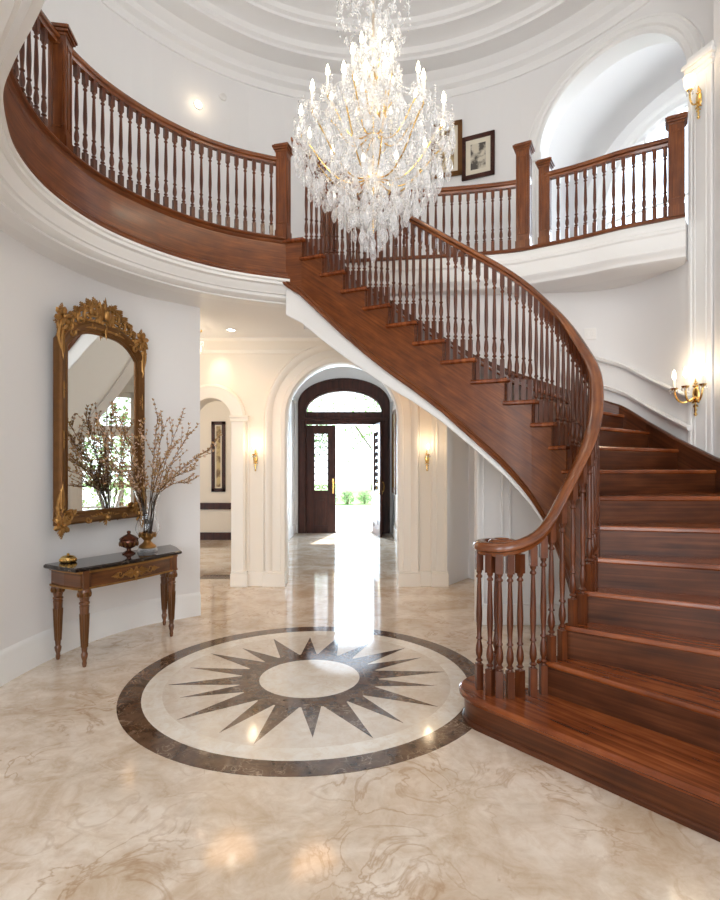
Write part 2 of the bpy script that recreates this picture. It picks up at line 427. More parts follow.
for n in range(1, NT):
    p, d = perp_desc(n)
    uvf = tread_uv(n)
    z = n * RISE
    inner = []
    if n == 1:
        ang0 = math.atan2(p.y, p.x)
        arc = [VC + V((cos(a), sin(a))) * (CR + OVER) for a in [ang0 - (k / 14) * R(155) for k in range(15)]]
        poly = [V(QP[1]) + p * OVER] + arc + [Cin(1.6, -.05) + V((0, .05)), Cin(2, -.04), Cin(2.1, .0), V(QP[2]) + V((.1, .06))]
        pr = [V(QP[1])] + [VC + V((cos(a), sin(a))) * CR for a in [ang0 - (k / 14) * R(155) for k in range(15)]] + [Cin(2, -.02), V(QP[2])]
    else:
        p2, d2 = perp_desc(n + 1) if n < NT else (p, d)
        ts = [n + k / 4 for k in range(5)]
        inner = [Cin(t, -.045) for t in ts]
        inner[0] = inner[0] + p * OVER
        inner[-1] = inner[-1] - p2 * .012
        outer = [Q(t) for t in (n, n + .5, n + 1)]
        outer[0] = outer[0] + p * OVER + d * .02
        outer[-1] = outer[-1] - p2 * .012
        poly = inner + outer[::-1]
    if signed_area(poly) < 0: poly = poly[::-1]
    mb = MB(); tread_mesh(mb, poly, z, uvf)
    mb.build('tread', M_tread, stair, smooth=True)
    # riser below this tread
    mb = MB()
    if n == 1:
        pts = [V(QP[1])] + [VC + V((cos(a), sin(a))) * CR for a in [ang0 - (k / 20) * R(170) for k in range(21)]]
        prof = [(0, 0), (0, z - .03), (.02, z - .03), (.02, 0)]
        mb.sweep([(q.x, q.y, 0) for q in pts], [(-.0, 0), (0, z - .03), (.025, z - .03), (.025, 0)])
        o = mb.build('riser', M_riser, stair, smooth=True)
        mb = MB(); mb.sweep([(q.x, q.y, 0) for q in pts], [(-.012, 0), (-.012, .022), (-.004, .03), (.0, .03), (.0, 0)])
        mb.build('base_bead', M_riser, stair, smooth=True)
        mb = MB(); mb.sweep([(q.x, q.y, 0) for q in pts], [(-.014, z - .034), (-.010, z - .05), (-.004, z - .056), (0, z - .056), (0, z - .034)])
        mb.build('scotia', M_tread, stair, smooth=True)
    else:
        a = V(CP[n]) ; b = V(QP[n])
        mb.sweep([(a.x, a.y, 0), (b.x, b.y, 0)], [(0, z - RISE), (0, z - .03), (.02, z - .03), (.02, z - RISE)] if True else None)
        for i, vv in enumerate(mb.v):
            mb.uv[i] = ((vv.x * d.x + vv.y * d.y) + n * 1.3, vv.z)
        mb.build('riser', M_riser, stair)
# top riser at the landing
mb = MB(); a = V(CP[20]); b = V(QP[20])
mb.sweep([(a.x, a.y, 0), (b.x, b.y, 0)], [(0, ZG - RISE), (0, ZG - .03), (.02, ZG - .03), (.02, ZG - RISE)])
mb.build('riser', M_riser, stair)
mb = MB(); poly = [Cin(20, -.045) + V((.03, -.012)), Cin(20.5, -.045), Cin(20.9, -.045), V((-.6, 5.98)), V(QP[20]) + V((.03, -.012))]
if signed_area(poly) < 0: poly = poly[::-1]
tread_mesh(mb, poly, ZG, tread_uv(20)); mb.build('tread', M_tread, stair, smooth=True)

# inner string: stepped face with thickness
mb = MB(); OUTS = -.012; INS = .03
L = 0; prev = None
for n in range(2, NT + 1):
    ts = [n + k / 4 for k in range(5)] if n < NT else [20, 20.3, 20.6, 20.95]
    cols = []
    for t in ts:
        po = Cin(t, OUTS); pi = Cin(t, INS)
        if prev is not None: L += (po - prev).length
        prev = po
        zt = n * RISE - .034; zb = min(bot(t), zt - .02)
        ca, sa = cos(.62), sin(.62)
        def uvr(zz): return (L * ca + zz * sa, -L * sa + zz * ca) if n < 20 else (L, zz)
        cols.append((mb.vert((po.x, po.y, zb), uvr(zb)), mb.vert((po.x, po.y, zt), uvr(zt)), mb.vert((pi.x, pi.y, zt), uvr(zt)), mb.vert((pi.x, pi.y, zb), uvr(zb))))
    for a, b in zip(cols, cols[1:]):
        mb.face(a[0], b[0], b[1], a[1]); mb.face(a[1], b[1], b[2], a[2]); mb.face(a[2], b[2], b[3], a[3]); mb.face(a[3], b[3], b[0], a[0])
    mb.face(cols[0][0], cols[0][1], cols[0][2], cols[0][3])
    mb.face(cols[-1][3], cols[-1][2], cols[-1][1], cols[-1][0])
mb.build('stringer', M_wood, stair, smooth=True)
# bottom moulding along the string
ts = [6 + k * .2 for k in range(int((20.8 - 6) / .2) + 1)]
path = [(*Cin(t, OUTS), bot(t)) for t in ts]
mb = MB(); mb.sweep(path, [(.05, -.03), (-.022, -.03), (-.030, -.018), (-.022, .002), (-.012, .008), (-.016, .022), (-.008, .036), (.0, .04), (.05, .04)])
mb.build('stringer_moulding', M_wood, stair, smooth=True)
# outer skirting on the wall
ts = [1.05 + k * .25 for k in range(76)]
path = []
mb = MB(); rings = []
for t in ts:
    q = Q(t); c = C(t); w = (c - q).normalized()
    zt = t * RISE + .10; zb = max(0, (t - 1) * RISE - .12)
    rings.append([mb.vert((*(q + w * .0 - w * .03), zb), (t * .3, 0)), mb.vert((*(q + w * .03), zb), (t * .3, .01)), mb.vert((*(q + w * .03), zt - .02), (t * .3, .3)), mb.vert((*(q + w * .015), zt), (t * .3, .32)), mb.vert((*(q - w * .03), zt), (t * .3, .35))])
for a, b in zip(rings, rings[1:]):
    for k in range(5): mb.face(a[k], a[(k + 1) % 5], b[(k + 1) % 5], b[k])
mb.face(*rings[0]); mb.face(*rings[-1][::-1])
mb.build('wall_skirt', M_riser, stair)
# plaster edge band and soffit
EDG = {6: .03, 9: .04, 13: .075, 15: .11, 17: .17, 19: .24, 21: .29}
def edg(t):
    ks = sorted(EDG)
    for a, b in zip(ks, ks[1:]):
        if a <= t <= b: return EDG[a] + (EDG[b] - EDG[a]) * (t - a) / (b - a)
    return EDG[ks[-1]]
mb = MB(); rings = []
for t in [6.3 + k * .25 for k in range(59)]:
    t = min(t, 20.7); zt = bot(t) - .026; zb = zt - edg(t)
    if zb < 0: continue
    a = Cin(t, .004); b = Cin(t, .05)
    rings.append([mb.vert((a.x, a.y, zb + .012)), mb.vert((a.x, a.y, zt)), mb.vert((b.x, b.y, zt)), mb.vert((b.x, b.y, zb)), mb.vert((a.x * .8 + b.x * .2, a.y * .8 + b.y * .2, zb))])
for a, b in zip(rings, rings[1:]):
    for k in range(5): mb.face(a[k], a[(k + 1) % 5], b[(k + 1) % 5], b[k])
mb.face(*rings[0]); mb.face(*rings[-1][::-1])
mb.build('plaster_edge', M_trim, stair, smooth=True)
mb = MB(); rings = []
for t in [6.3 + k * .25 for k in range(59)]:
    t = min(t, 20.7)
    a = Cin(t, .0); b = Q(t); b = b + (b - a).normalized() * .09; zb = max(-.04, bot(t) - .028 - edg(t) + .01)
    row = []
    for k in range(5):
        p = a.lerp(b, k / 4); row.append(mb.vert((p.x, p.y, zb)))
    row2 = [mb.vert((a.lerp(b, k / 4).x, a.lerp(b, k / 4).y, zb + .03)) for k in range(5)]
    rings.append((row, row2))
for (a, a2), (b, b2) in zip(rings, rings[1:]):
    for k in range(4):
        mb.face(a[k], b[k], b[k + 1], a[k + 1]); mb.face(a2[k], a2[k + 1], b2[k + 1], b2[k])
    mb.face(a[0], a2[0], b2[0], b[0]); mb.face(a[4], b[4], b2[4], a2[4])
mb.build('soffit', M_trim, stair, smooth=True)

# ------------------------------------------------------------------ balusters and railings
def baluster_mesh(name, sq=.034, r=.0165):
    mb = MB(); h = sq / 2
    def sqb(z0, z1): mb.box((0, 0, (z0 + z1) / 2), (sq, sq, z1 - z0))
    sqb(0, .185); sqb(.865, 1.0)
    prof = [(.9 * h, .183), (.6 * h, .192), (.55 * h, .198), (r * 1.05, .206), (r * 1.1, .212), (r * .62, .224), (r * .70, .236), (r * 1.0, .25), (r * 1.12, .28), (r * .98, .315), (r * .66, .348), (r * .60, .358), (r * 1.0, .366), (r * 1.0, .374), (r * .66, .382),
            (r * .74, .43), (r * .92, .50), (r * .95, .54), (r * .80, .66), (r * .62, .78), (r * .58, .805), (r * .95, .812), (r * .98, .822), (r * .60, .832), (r * .58, .84), (r * .9, .85), (h * .9, .867)]
    mb.lathe(prof, n=10, caps=False)
    return mb.build(name, M_bal, None, smooth=True)
BAL = baluster_mesh('baluster')
BAL_MESH = BAL.data
bpy.data.objects.remove(BAL)
def add_baluster(parent, p, z0, z1, rz, w=1.0):
    o = bpy.data.objects.new('baluster', BAL_MESH); COL.objects.link(o)
    attach(o, parent); o.location = (p[0], p[1], z0); o.scale = (w, w, z1 - z0); o.rotation_euler = (0, 0, rz)
    return o
RAIL = [(a * 1.08, b * 1.15) for a, b in [(-.020, -.034), (-.024, -.016), (-.038, -.008), (-.041, .006), (-.036, .020), (-.020, .031), (0, .034), (.020, .031), (.036, .020), (.041, .006), (.038, -.008), (.024, -.016), (.020, -.034)]]

sr = thing('stair_railing', 'curved mahogany banister with turned balusters and scrolled end along the staircase', 'banister', (.86, 3.30, RISE))
path = []
for k in range(30):
    f = k / 29; a = R(270 - 430 + 430 * f); rr = .045 + (.14 - .045) * min(1, f * 1.25)
    path.append(V((VC.x + rr * cos(a), VC.y + rr * sin(a), 1.045)))
tail = [V((*Cin(1.25 + k * .15, RIN), rail_z(1.25 + k * .15))) for k in range(int((20.55 - 1.25) / .15) + 1)]
rp = path + smooth_path(tail, 4)
rp = rp[:20] + smooth_path(rp[20:], 3)
mb = MB(); mb.sweep(rp, RAIL); mb.build('handrail', M_rail, sr, smooth=True)
mb = MB(); mb.lathe([(.0, 0), (.075, 0), (.08, .01), (.07, .022), (.045, .026), (.04, .02), (0, .02)], (VC.x, VC.y, 1.07), n=24); mb.build('volute_cap', M_rail, sr, smooth=True)
mb = MB(); mb.lathe([(0, -.034), (.11, -.034), (.12, -.01), (.12, .02), (0, .02)], (VC.x, VC.y, 1.045), n=24); mb.build('volute_block', M_rail, sr, smooth=True)
nb = 0
for a in (183, 226, 250, 274, 302, 90):      # under the volute
    a = R(a)
    p = VC + V((cos(a), sin(a))) * .14
    add_baluster(sr, p, RISE + .0003, 1.02, a, 1.2); nb += 1
for t in (1.5, 1.85):
    p = Cin(t, RIN); add_baluster(sr, p, RISE + .0003, rail_z(t) - .025, 0, 1.2); nb += 1
for n in range(2, NT):
    per = 2 if n in (2, 3) else (3 if n < 10 else 4)
    for k in range(per):
        t = n + (k + .35) / per
        p = Cin(t, RIN); d = Cdir(t)
        add_baluster(sr, p, n * RISE + .0003, rail_z(t) - .02, math.atan2(d.y, d.x), 1.18 if n < 9 else 1.02); nb += 1

def newel(parent, x, y, z0, h, w=.115, rz=0):
    M = Matrix.Translation((x, y, z0)) @ Matrix.Rotation(rz, 4, 'Z')
    mb = MB(); b = w / 2
    mb.bbox((-b, -b, 0), (b, b, h - .05), M=M)
    o = mb.build('newel_post', M_wood, parent, bevel=.004)
    mb = MB()
    for a, e, t in ((b + .006, h - .075, .02), (b + .018, h - .055, .02), (b + .028, h - .035, .022), (b + .014, h - .013, .013)):
        mb.bbox((-a, -a, e), (a, a, e + t), M=M)
    c = mb.build('newel_cap', M_wood, o, bevel=.003)
    mb = MB()
    for k in range(4):
        Mk = M @ Matrix.Rotation(k * PI / 2, 4, 'Z')
        z1, z2, pw = .16, h - .13, b * .62
        for lo, hi in (((-pw, -b - .005, z1), (-pw + .010, -b + .002, z2)), ((pw - .010, -b - .005, z1), (pw, -b + .002, z2)), ((-pw, -b - .005, z1), (pw, -b + .002, z1 + .012)), ((-pw, -b - .005, z2 - .012), (pw, -b + .002, z2))):
            mb.bbox(lo, hi, M=Mk)
        mb.bbox((-b - .006, -b - .006, .0), (b + .006, -b + .002, .1), M=Mk)
    mb.build('panel_bead', M_wood, o)
    return o
def railing(root, path, z0, h, spacing, skip=()):
    P = path; Ls = arclen(P); tot = Ls[-1]
    mb = MB(); mb.sweep([(p.x, p.y, z0 + h - .034) for p in P], RAIL); mb.build('handrail', M_rail, root, smooth=True)
    n = int(round(tot / spacing))
    for k in range(n):
        s = (k + .5) / n * tot
        p, d = along(P, Ls, s)
        if any((p - q).length < w for q, w in skip): continue
        add_baluster(root, p, z0, z0 + h - .055, math.atan2(d.y, d.x), 1.02)

# left gallery edge (plan of the wood fascia)
FP = [(-.70, 5.39), (-.86, 5.33), (-1.14, 5.21), (-1.42, 5.03), (-1.66, 4.80), (-1.85, 4.55), (-2.01, 4.25), (-2.10, 3.90), (-2.115, 3.55), (-2.05, 3.20), (-1.935, 2.93), (-1.785, 2.67), (-1.625, 2.49), (-1.485, 2.35), (-1.36, 2.23), (-1.15, 2.0), (-1.0, 1.7), (-1.0, 1.2)]
FPATH = smooth_path([p for p in catmull([(a, b, 0) for a, b in FP], 6)], 2)
F2 = [p.xy for p in FPATH]
def offset_path(P, d):   # positive = right of travel
    out = []
    for i, p in enumerate(P):
        t = (P[min(i + 1, len(P) - 1)] - P[max(i - 1, 0)]).normalized(); out.append(p + V((t.y, -t.x)) * d)
    return out
# travelling from the newel anticlockwise, the gallery floor is on the right
gl = thing('gallery_railing', 'mahogany gallery railing with turned balusters curving round the upper left', 'railing', (-2.145, 3.90, ZG))
rl = offset_path(F2, .05)
i_end = max(i for i, p in enumerate(rl) if p.y > 1.9)
railing(gl, rl[2:i_end], ZG, .82, .086, skip=[(V((-2.145, 3.90)), .10), (V((-.76, 5.42)), .08)])
newel(gl, -2.145, 3.90, ZG - .01, .885, .12, R(8))
newel(gl, -.76, 5.40, ZG - .01, .94, .115, R(-15))

# back / right gallery edge
GP = [(-.33, 5.95), (.1, 5.88), (.6, 5.81), (1.1, 5.74), (1.59, 5.63), (1.85, 5.49), (2.15, 5.31), (2.43, 5.10), (2.68, 4.96), (2.89, 4.84)]
G2 = [p.xy for p in smooth_path(catmull([(a, b, 0) for a, b in GP], 6), 2)]
GOFF = offset_path(G2, -.05)
ib = min(range(len(G2)), key=lambda i: abs(G2[i].x - 1.73))
ic = min(range(len(G2)), key=lambda i: abs(G2[i].x - 1.86))
gb = thing('gallery_railing', 'straight run of mahogany gallery railing behind the chandelier and stair banister', 'railing', (1.73, 5.6, ZG))
railing(gb, GOFF[:ib + 1], ZG, .74, .086, skip=[(V((1.75, 5.62)), .09)])
newel(gb, 1.70, 5.655, ZG - .01, 1.10, .135, R(-28))
newel(gb, -.36, 6.02, ZG - .01, .94, .115, R(-10))
gr = thing('gallery_railing', 'short mahogany railing with turned balusters in front of the upper archway', 'railing', (1.90, 5.52, ZG))
railing(gr, GOFF[ic:-1], ZG, .74, .084, skip=[(V((1.90, 5.5)), .08), (V((2.85, 4.88)), .10)])
newel(gr, 1.885, 5.55, ZG - .01, .88, .105, R(-32))
newel(gr, 2.845, 4.90, ZG - .01, .90, .12, R(-30))

# ------------------------------------------------------------------ floors
mb = MB(); mb.prism([(-6, -3.4), (6, -3.4), (6, 13.6), (-6, 13.6)], -.12, 0)
struct(mb.build('floor', M_floor))
mb = MB(); mb.bbox((-60, 13.6, -.16), (60, 90, -.04)); struct(mb.build('ground', M_pave))
mb = MB(); mb.bbox((-60, 24, -.04), (60, 60, -.01)); struct(mb.build('ground_lawn', M_lawn))
# medallion
MC = V((-.365, 3.965)); MR = 1.285
med = thing('floor_medallion', 'round sunburst medallion of dark brown and cream marble inlaid in the floor', 'floor medallion', (MC.x, MC.y, 0))
def ring(mb, r0, r1, z0, z1, n=96):
    mb.lathe([(r0, z0), (r1, z0), (r1, z1), (r0, z1), (r0, z0)], (MC.x, MC.y, 0), n=n, caps=False)
mb = MB(); ring(mb, 1.14, MR, -.01, .002); mb.build('outer_band', M_dark, med)
mb = MB(); ring(mb, 1.01, 1.14, -.01, .0015); mb.build('pale_band', M_white_m, med)
mb = MB(); mb.lathe([(0, .001), (1.012, .001), (1.012, -.01)], (MC.x, MC.y, 0), n=96, caps=False); mb.build('field', M_field, med)
mb = MB(); ring(mb, .36, .50, -.01, .003); mb.build('inner_band', M_dark, med)
mb = MB(); mb.lathe([(0, .0032), (.362, .0032), (.362, -.01)], (MC.x, MC.y, 0), n=64, caps=False); mb.build('centre_disc', M_white_m, med)
for k in range(20):
    a = 2 * PI * (k + .35) / 20; L_ = (1.0, .95, .99, .90)[k % 4]
    w = (.082, .066)[k % 2]; b = (.0, .03, -.02)[k % 3]
    M = Matrix.Translation((MC.x, MC.y, 0)) @ Matrix.Rotation(a, 4, 'Z')
    mb = MB(); mb.prism([(.48, -w), (L_, b), (.48, w)], -.008, .0022, M=M); mb.build('ray', M_dark, med)

# ------------------------------------------------------------------ walls
def arch_wall(name, mapf, u0, u1, z0, z1, ops, thick, mat, nseg=26, maxu=.25):
    # ops: (centre, half width, base z, spring z, rise)
    mb = MB(); br = {u0, u1}
    for c, w, zb, zs, rise in ops:
        for k in range(nseg + 1): br.add(round(c - w * cos(PI * k / nseg), 6))
    br = sorted(b for b in br if u0 - 1e-9 <= b <= u1 + 1e-9)
    full = []
    for a, b in zip(br, br[1:]):
        m = max(1, int(math.ceil((b - a) / maxu)))
        for k in range(m): full.append((a + (b - a) * k / m, a + (b - a) * (k + 1) / m))
    def topz(u, op):
        c, w, zb, zs, rise = op
        x = max(-1, min(1, (u - c) / w)); return zs + rise * math.sqrt(max(0, 1 - x * x))
    def blk(a, b, za, zb_, zt):
        p = [mb.vert(mapf(a, 0, za)), mb.vert(mapf(b, 0, zb_)), mb.vert(mapf(b, 0, zt)), mb.vert(mapf(a, 0, zt)),
             mb.vert(mapf(a, thick, za)), mb.vert(mapf(b, thick, zb_)), mb.vert(mapf(b, thick, zt)), mb.vert(mapf(a, thick, zt))]
        mb.face(p[0], p[1], p[2], p[3]); mb.face(p[5], p[4], p[7], p[6]); mb.face(p[0], p[4], p[5], p[1]); mb.face(p[3], p[2], p[6], p[7])
        mb.face(p[0], p[3], p[7], p[4]); mb.face(p[1], p[5], p[6], p[2])
    for a, b in full:
        mid = (a + b) / 2; op = next((o for o in ops if abs(mid - o[0]) < o[1]), None)
        if op is None: blk(a, b, z0, z0, z1)
        else:
            blk(a, b, topz(a, op), topz(b, op), z1)
            if op[2] > z0 + 1e-6: blk(a, b, z0, z0, op[2])
    return struct(mb.build(name, mat, recalc=True))
def arch_trim(name, mapf, c, w, zb, zs, rise, prof, mat, nseg=30, kind=True, parent=None):
    # prof: (outward offset, protrusion)
    mb = MB(); pts = [(-w, zb, -1, 0), (-w, zs, -1, 0)]
    for k in range(1, nseg):
        a = PI - PI * k / nseg; nx, nz = cos(a) / w, sin(a) / max(rise, 1e-6); l = math.hypot(nx, nz)
        pts.append((w * cos(a), zs + rise * sin(a), nx / l, nz / l))
    pts += [(w, zs, 1, 0), (w, zb, 1, 0)]
    rings = [[mb.vert(mapf(c + x + nx * o, -d, z + nz * o)) for o, d in prof] for x, z, nx, nz in pts]
    n = len(prof)
    for a, b in zip(rings, rings[1:]):
        for k in range(n): mb.face(a[k], a[(k + 1) % n], b[(k + 1) % n], b[k])
    mb.face(*rings[0][::-1]); mb.face(*rings[-1])
    o = mb.build(name, mat, parent, smooth=True)
    return struct(o) if parent is None else o

# ground-floor left wall
WL = smooth_path(catmull([(-2.56, -3.2, 0), (-2.54, .5, 0), (-2.52, 2.6, 0), (-2.53, 3.5, 0), (-2.52, 4.0, 0), (-2.47, 4.45, 0), (-2.34, 4.90, 0), (-2.12, 5.29, 0), (-1.85, 5.53, 0), (-1.667, 5.68, 0)], 6), 2)
mb = MB(); mb.sweep(WL, [(0, 0), (0, 3.25), (-.28, 3.25), (-.28, 0)]); struct(mb.build('wall_left', M_wall, smooth=True))
BASEB = [(-.005, 0), (.022, 0), (.022, .17), (.016, .19), (.018, .205), (.008, .225), (.0, .24), (-.005, .24)]
mb = MB(); mb.sweep(WL, BASEB); struct(mb.build('baseboard_left', M_trim, smooth=True))
mb = MB(); e = WL[-1]
# hall back wall with two arches
YB = 7.1; ZC = 3.2
mapB = lambda u, d, z: (u, YB + d, z)
arch_wall('wall_back', mapB, -3.7, 1.13, 0, ZC + .1, [(-1.935, .268, 0, 2.18, .268), (-.2375, .74, 0, 2.18, .74)], .30, M_warmtint)
CASE = [(-.006, -.29), (-.006, .03), (.0, .04), (.05, .05), (.06, .03), (.16, .03), (.18, .055), (.21, .07), (.24, .075), (.26, .05), (.27, -.02)]
arch_trim('trim_1', mapB, -.2375, .74, .20, 2.18, .74, CASE, M_warmtint_trim)
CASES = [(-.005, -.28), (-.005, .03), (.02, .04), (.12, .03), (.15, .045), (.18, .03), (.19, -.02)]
arch_trim('trim_2', mapB, -1.935, .268, .20, 2.18, .268, CASES, M_warmtint_trim)
def bx(name, lo, hi, mat=M_trim, bevel=0):
    mb = MB(); mb.bbox(lo, hi); return struct(mb.build(name, mat, bevel=bevel))
# plinths, pilasters and capitals on the back wall
mb = MB()
for x0, x1 in ((-1.667, -1.46), (-1.25, -.977), (.502, .77), (.93, 1.135)):
    mb.bbox((x0 - .01, YB - .075, 0), (x1 + .01, YB + .01, .17)); mb.bbox((x0 - .004, YB - .06, .17), (x1 + .004, YB + .01, .20))
for x0, x1 in ((-1.46, -1.25), (.77, .93)): mb.bbox((x0, YB - .03, 0), (x1, YB + .01, .19))
struct(mb.build('baseboard_back', M_warmtint_trim, bevel=.006))
mb = MB()
for x0, x1 in ((.93, .96), (.99, 1.01), (1.10, 1.13)): mb.bbox((x0, YB - .045, .20), (x1, YB + .01, 3.05))
for x0, x1 in ((.93, 1.13),): mb.bbox((x0, YB - .03, .20), (x1, YB + .01, 3.05))
mb.bbox((.77, YB - .02, .2), (.785, YB + .01, 3.0)); mb.bbox((.915, YB - .02, .2), (.93, YB + .01, 3.0))
mb.bbox((-1.46, YB - .02, .2), (-1.445, YB + .01, 2.2)); mb.bbox((-1.265, YB - .02, .2), (-1.25, YB + .01, 2.2))
mb.bbox((-1.68, YB - .055, 2.14), (-1.45, YB + .01, 2.19)); mb.bbox((-1.69, YB - .07, 2.19), (-1.44, YB + .01, 2.215))
struct(mb.build('trim_3', M_warmtint_trim, bevel=.004))
mb = MB(); mb.sweep([(-3.6, YB, 0), (1.13, YB, 0)], [(-.01, 3.20), (.14, 3.20), (.13, 3.16), (.09, 3.14), (.07, 3.10), (.03, 3.07), (.02, 3.03), (-.01, 3.03)]); struct(mb.build('trim_4', M_warmtint_trim, smooth=True))
# left end of the hall and the passage beyond the small arch
bx('wall_hall', (-3.95, 5.2, 0), (-3.7, 7.4, 3.3), M_wall)
bx('wall_passage', (-6.0, 11.8, 0), (-1.66, 12.0, 3.4), M_warmtint)
bx('wall_passage_side', (-1.66, 7.4, 0), (-1.62, 13.1, 4.3), M_wall)
bx('wall_passage_end', (-6.0, 7.4, 0), (-5.8, 11.8, 3.4), M_wall)
bx('ceiling_passage', (-6.0, 7.3, 3.2), (-1.62, 12.0, 3.35), M_ceil)
bx('baseboard_passage', (-5.8, 11.765, 0), (-1.66, 11.81, .16), M_door)
bx('trim_5', (-5.8, 11.76, .66), (-1.66, 11.81, .80), M_door)
bx('floor_threshold', (-2.25, 7.55, -.02), (-1.65, 7.85, .002), M_dark)
# bay under the gallery at the right of the hall, with the garden window
PW0 = V((1.52, 7.62)); PWd = V((.423, -.906)).normalized(); PWn = V((.906, .423))
mapW = lambda u, d, z: (PW0.x + PWd.x * u + PWn.x * d, PW0.y + PWd.y * u + PWn.y * d, z)
WU0, WU1 = .60, 1.42
mb_ = arch_wall('wall_bay', mapW, -.05, 1.62, 0, ZC + .1, [((WU0 + WU1) / 2, (WU1 - WU0) / 2, .12, 2.80, .0001)], .2, M_wall)
mb = MB(); mb.prism([(1.10, 7.1), (1.10, 7.42), (1.55, 7.85), (1.62, 7.66), (1.50, 7.60), (1.13, 7.10)], 0, ZC + .1); struct(mb.build('wall_bay_side', M_wall))
w1 = thing('window_1', '', '', (*mapW((WU0 + WU1) / 2, 0, .12),))
for k in ('label', 'category'): del w1[k]
struct(w1)
def mapped_box(mb, mapf, u0, u1, d0, d1, z0, z1):
    ids = [mb.vert(mapf(u, d, z)) for z in (z0, z1) for u, d in ((u0, d0), (u1, d0), (u1, d1), (u0, d1))]
    for f in ((3, 2, 1, 0), (4, 5, 6, 7), (0, 1, 5, 4), (1, 2, 6, 5), (2, 3, 7, 6), (3, 0, 4, 7)): mb.face(*[ids[i] for i in f])
mb = MB()
for a, b, c, d in ((WU0, WU0 + .05, .12, 2.8), (WU1 - .05, WU1, .12, 2.8), (WU0, WU1, .12, .3), (WU0, WU1, 2.72, 2.8), (WU0, WU1, 2.08, 2.24), ((WU0 + WU1) / 2 - .035, (WU0 + WU1) / 2 + .035, .12, 2.1)):
    mapped_box(mb, mapW, a, b, .03, .1, c, d)
for u in ((WU0 + WU1) / 2,): mapped_box(mb, mapW, u - .012, u + .012, .04, .08, 2.24, 2.72)
for z in (.9, 1.5):
    mapped_box(mb, mapW, WU0, WU1, .05, .08, z - .012, z + .012)
mb.build('window_frame', M_trim, w1)
mb = MB(); mapped_box(mb, mapW, WU0, WU1, .062, .068, .12, 2.8); mb.build('window_pane', M_pane, w1)
mb = MB()
for a, b, c, d in ((WU0 - .12, WU0, 0, 2.92), (WU1, WU1 + .12, 0, 2.92), (WU0 - .12, WU1 + .12, 2.8, 2.92)): mapped_box(mb, mapW, a, b, -.03, .01, c, d)
mb.build('window_casing', M_trim, w1)
# cupboard wall under the stair
mb = MB(); ids = []
for y in (5.33, 5.45):
    for x, z in ((1.145, 0), (3.1, 0), (3.1, 1.25), (1.145, 2.10)): ids.append(mb.vert((x, y, z)))
a = ids[:4]; b = ids[4:]
mb.face(*a); mb.face(*b[::-1])
for i in range(4): mb.face(a[i], b[i], b[(i + 1) % 4], a[(i + 1) % 4])
struct(mb.build('wall_under_stair', M_wall))
mb = MB()
for x0, x1 in ((1.15, 1.17), (1.20, 1.215), (1.38, 1.40), (1.46, 1.475), (1.8, 1.82)): mb.bbox((x0, 5.31, .2), (x1, 5.335, 1.72))
mb.bbox((1.14, 5.305, 0), (3.05, 5.335, .2))
struct(mb.build('trim_6', M_trim, bevel=.004))
# stairwell wall below the gallery
SW = [(3.03, 4.90), (2.975, 5.02), (2.96, 5.2), (2.90, 5.45), (2.77, 5.68), (2.52, 5.82), (2.2, 5.87), (1.66, 5.88), (1.22, 5.88), (.90, 5.87), (.62, 5.88), (.37, 5.91), (.13, 5.94), (-.09, 5.97), (-.31, 5.99), (-.62, 6.02)]
SWP = smooth_path(catmull([(a, b, 0) for a, b in SW], 5), 8)
mb = MB(); rings = []
def near_t(p):
    best = min((abs((V(Q(1 + k * .1)) - p).length), 1 + k * .1) for k in range(60, 200)); return best[1]
for p in SWP:
    zb = 0 if p.x > 1.75 else bot(near_t(p.xy)) - .03 - edg(near_t(p.xy))
    rings.append((mb.vert((p.x, p.y, zb)), mb.vert((p.x, p.y, ZG - .03)), mb.vert((p.x, p.y + .14, ZG - .03)), mb.vert((p.x, p.y + .14, zb))))
for a, b in zip(rings, rings[1:]):
    for k in range(4): mb.face(a[k], a[(k + 1) % 4], b[(k + 1) % 4], b[k])
mb.face(*rings[0]); mb.face(*rings[-1][::-1])
struct(mb.build('wall_stairwell', M_wall, smooth=True))
# dado moulding above the stair on the wall
def stair_mould(name, t0, t1, dz, prof):
    pts = []
    for k in range(int((t1 - t0) / .2) + 1):
        t = t0 + k * .2; q = Q(t); c = C(t); w = (c - q).normalized(); p = q + w * .0
        pts.append(V((p.x, p.y, t * RISE + dz)))
    mb = MB(); mb.sweep(smooth_path(pts, 1), prof); struct(mb.build(name, M_trim, smooth=True))
PM = [(-.04, -.02), (-.04, .02), (.012, .02), (.02, .008), (.012, -.006), (.006, -.02)]
PM = [(-a, b) for a, b in PM]
stair_mould('trim_7', 8.7, 12.2, .52, PM); stair_mould('trim_8', 8.7, 12.2, .24, PM)
# right front wall and pier
PA = V((2.985, 4.95)); PB = V((3.065, 4.74))
mb = MB(); mb.prism([(3.075, 4.74), (3.10, 2), (3.12, -3.2), (3.4, -3.2), (3.75, 4.6), (3.75, 5.0)], 0, 6.7); struct(mb.build('wall_right', M_wall))
pd = (PB - PA).normalized(); pn = V((pd.y, -pd.x))
if pn.x > 0: pn = -pn
def pierbox(mb, a, b, off, depth, z0, z1):
    q = [PA + pd * a + pn * off, PA + pd * b + pn * off, PA + pd * b - pn * depth, PA + pd * a - pn * depth]
    if signed_area(q) < 0: q = q[::-1]
    mb.prism(q, z0, z1)
PLn = (PB - PA).length
mb = MB()
pierbox(mb, 0, PLn, 0, .45, 0, 5.08)
pierbox(mb, .0, .03, .012, .02, .3, 5.05); pierbox(mb, PLn - .03, PLn, .012, .02, .3, 5.05)
pierbox(mb, .055, .065, .008, .02, .3, 5.0); pierbox(mb, PLn - .065, PLn - .055, .008, .02, .3, 5.0)
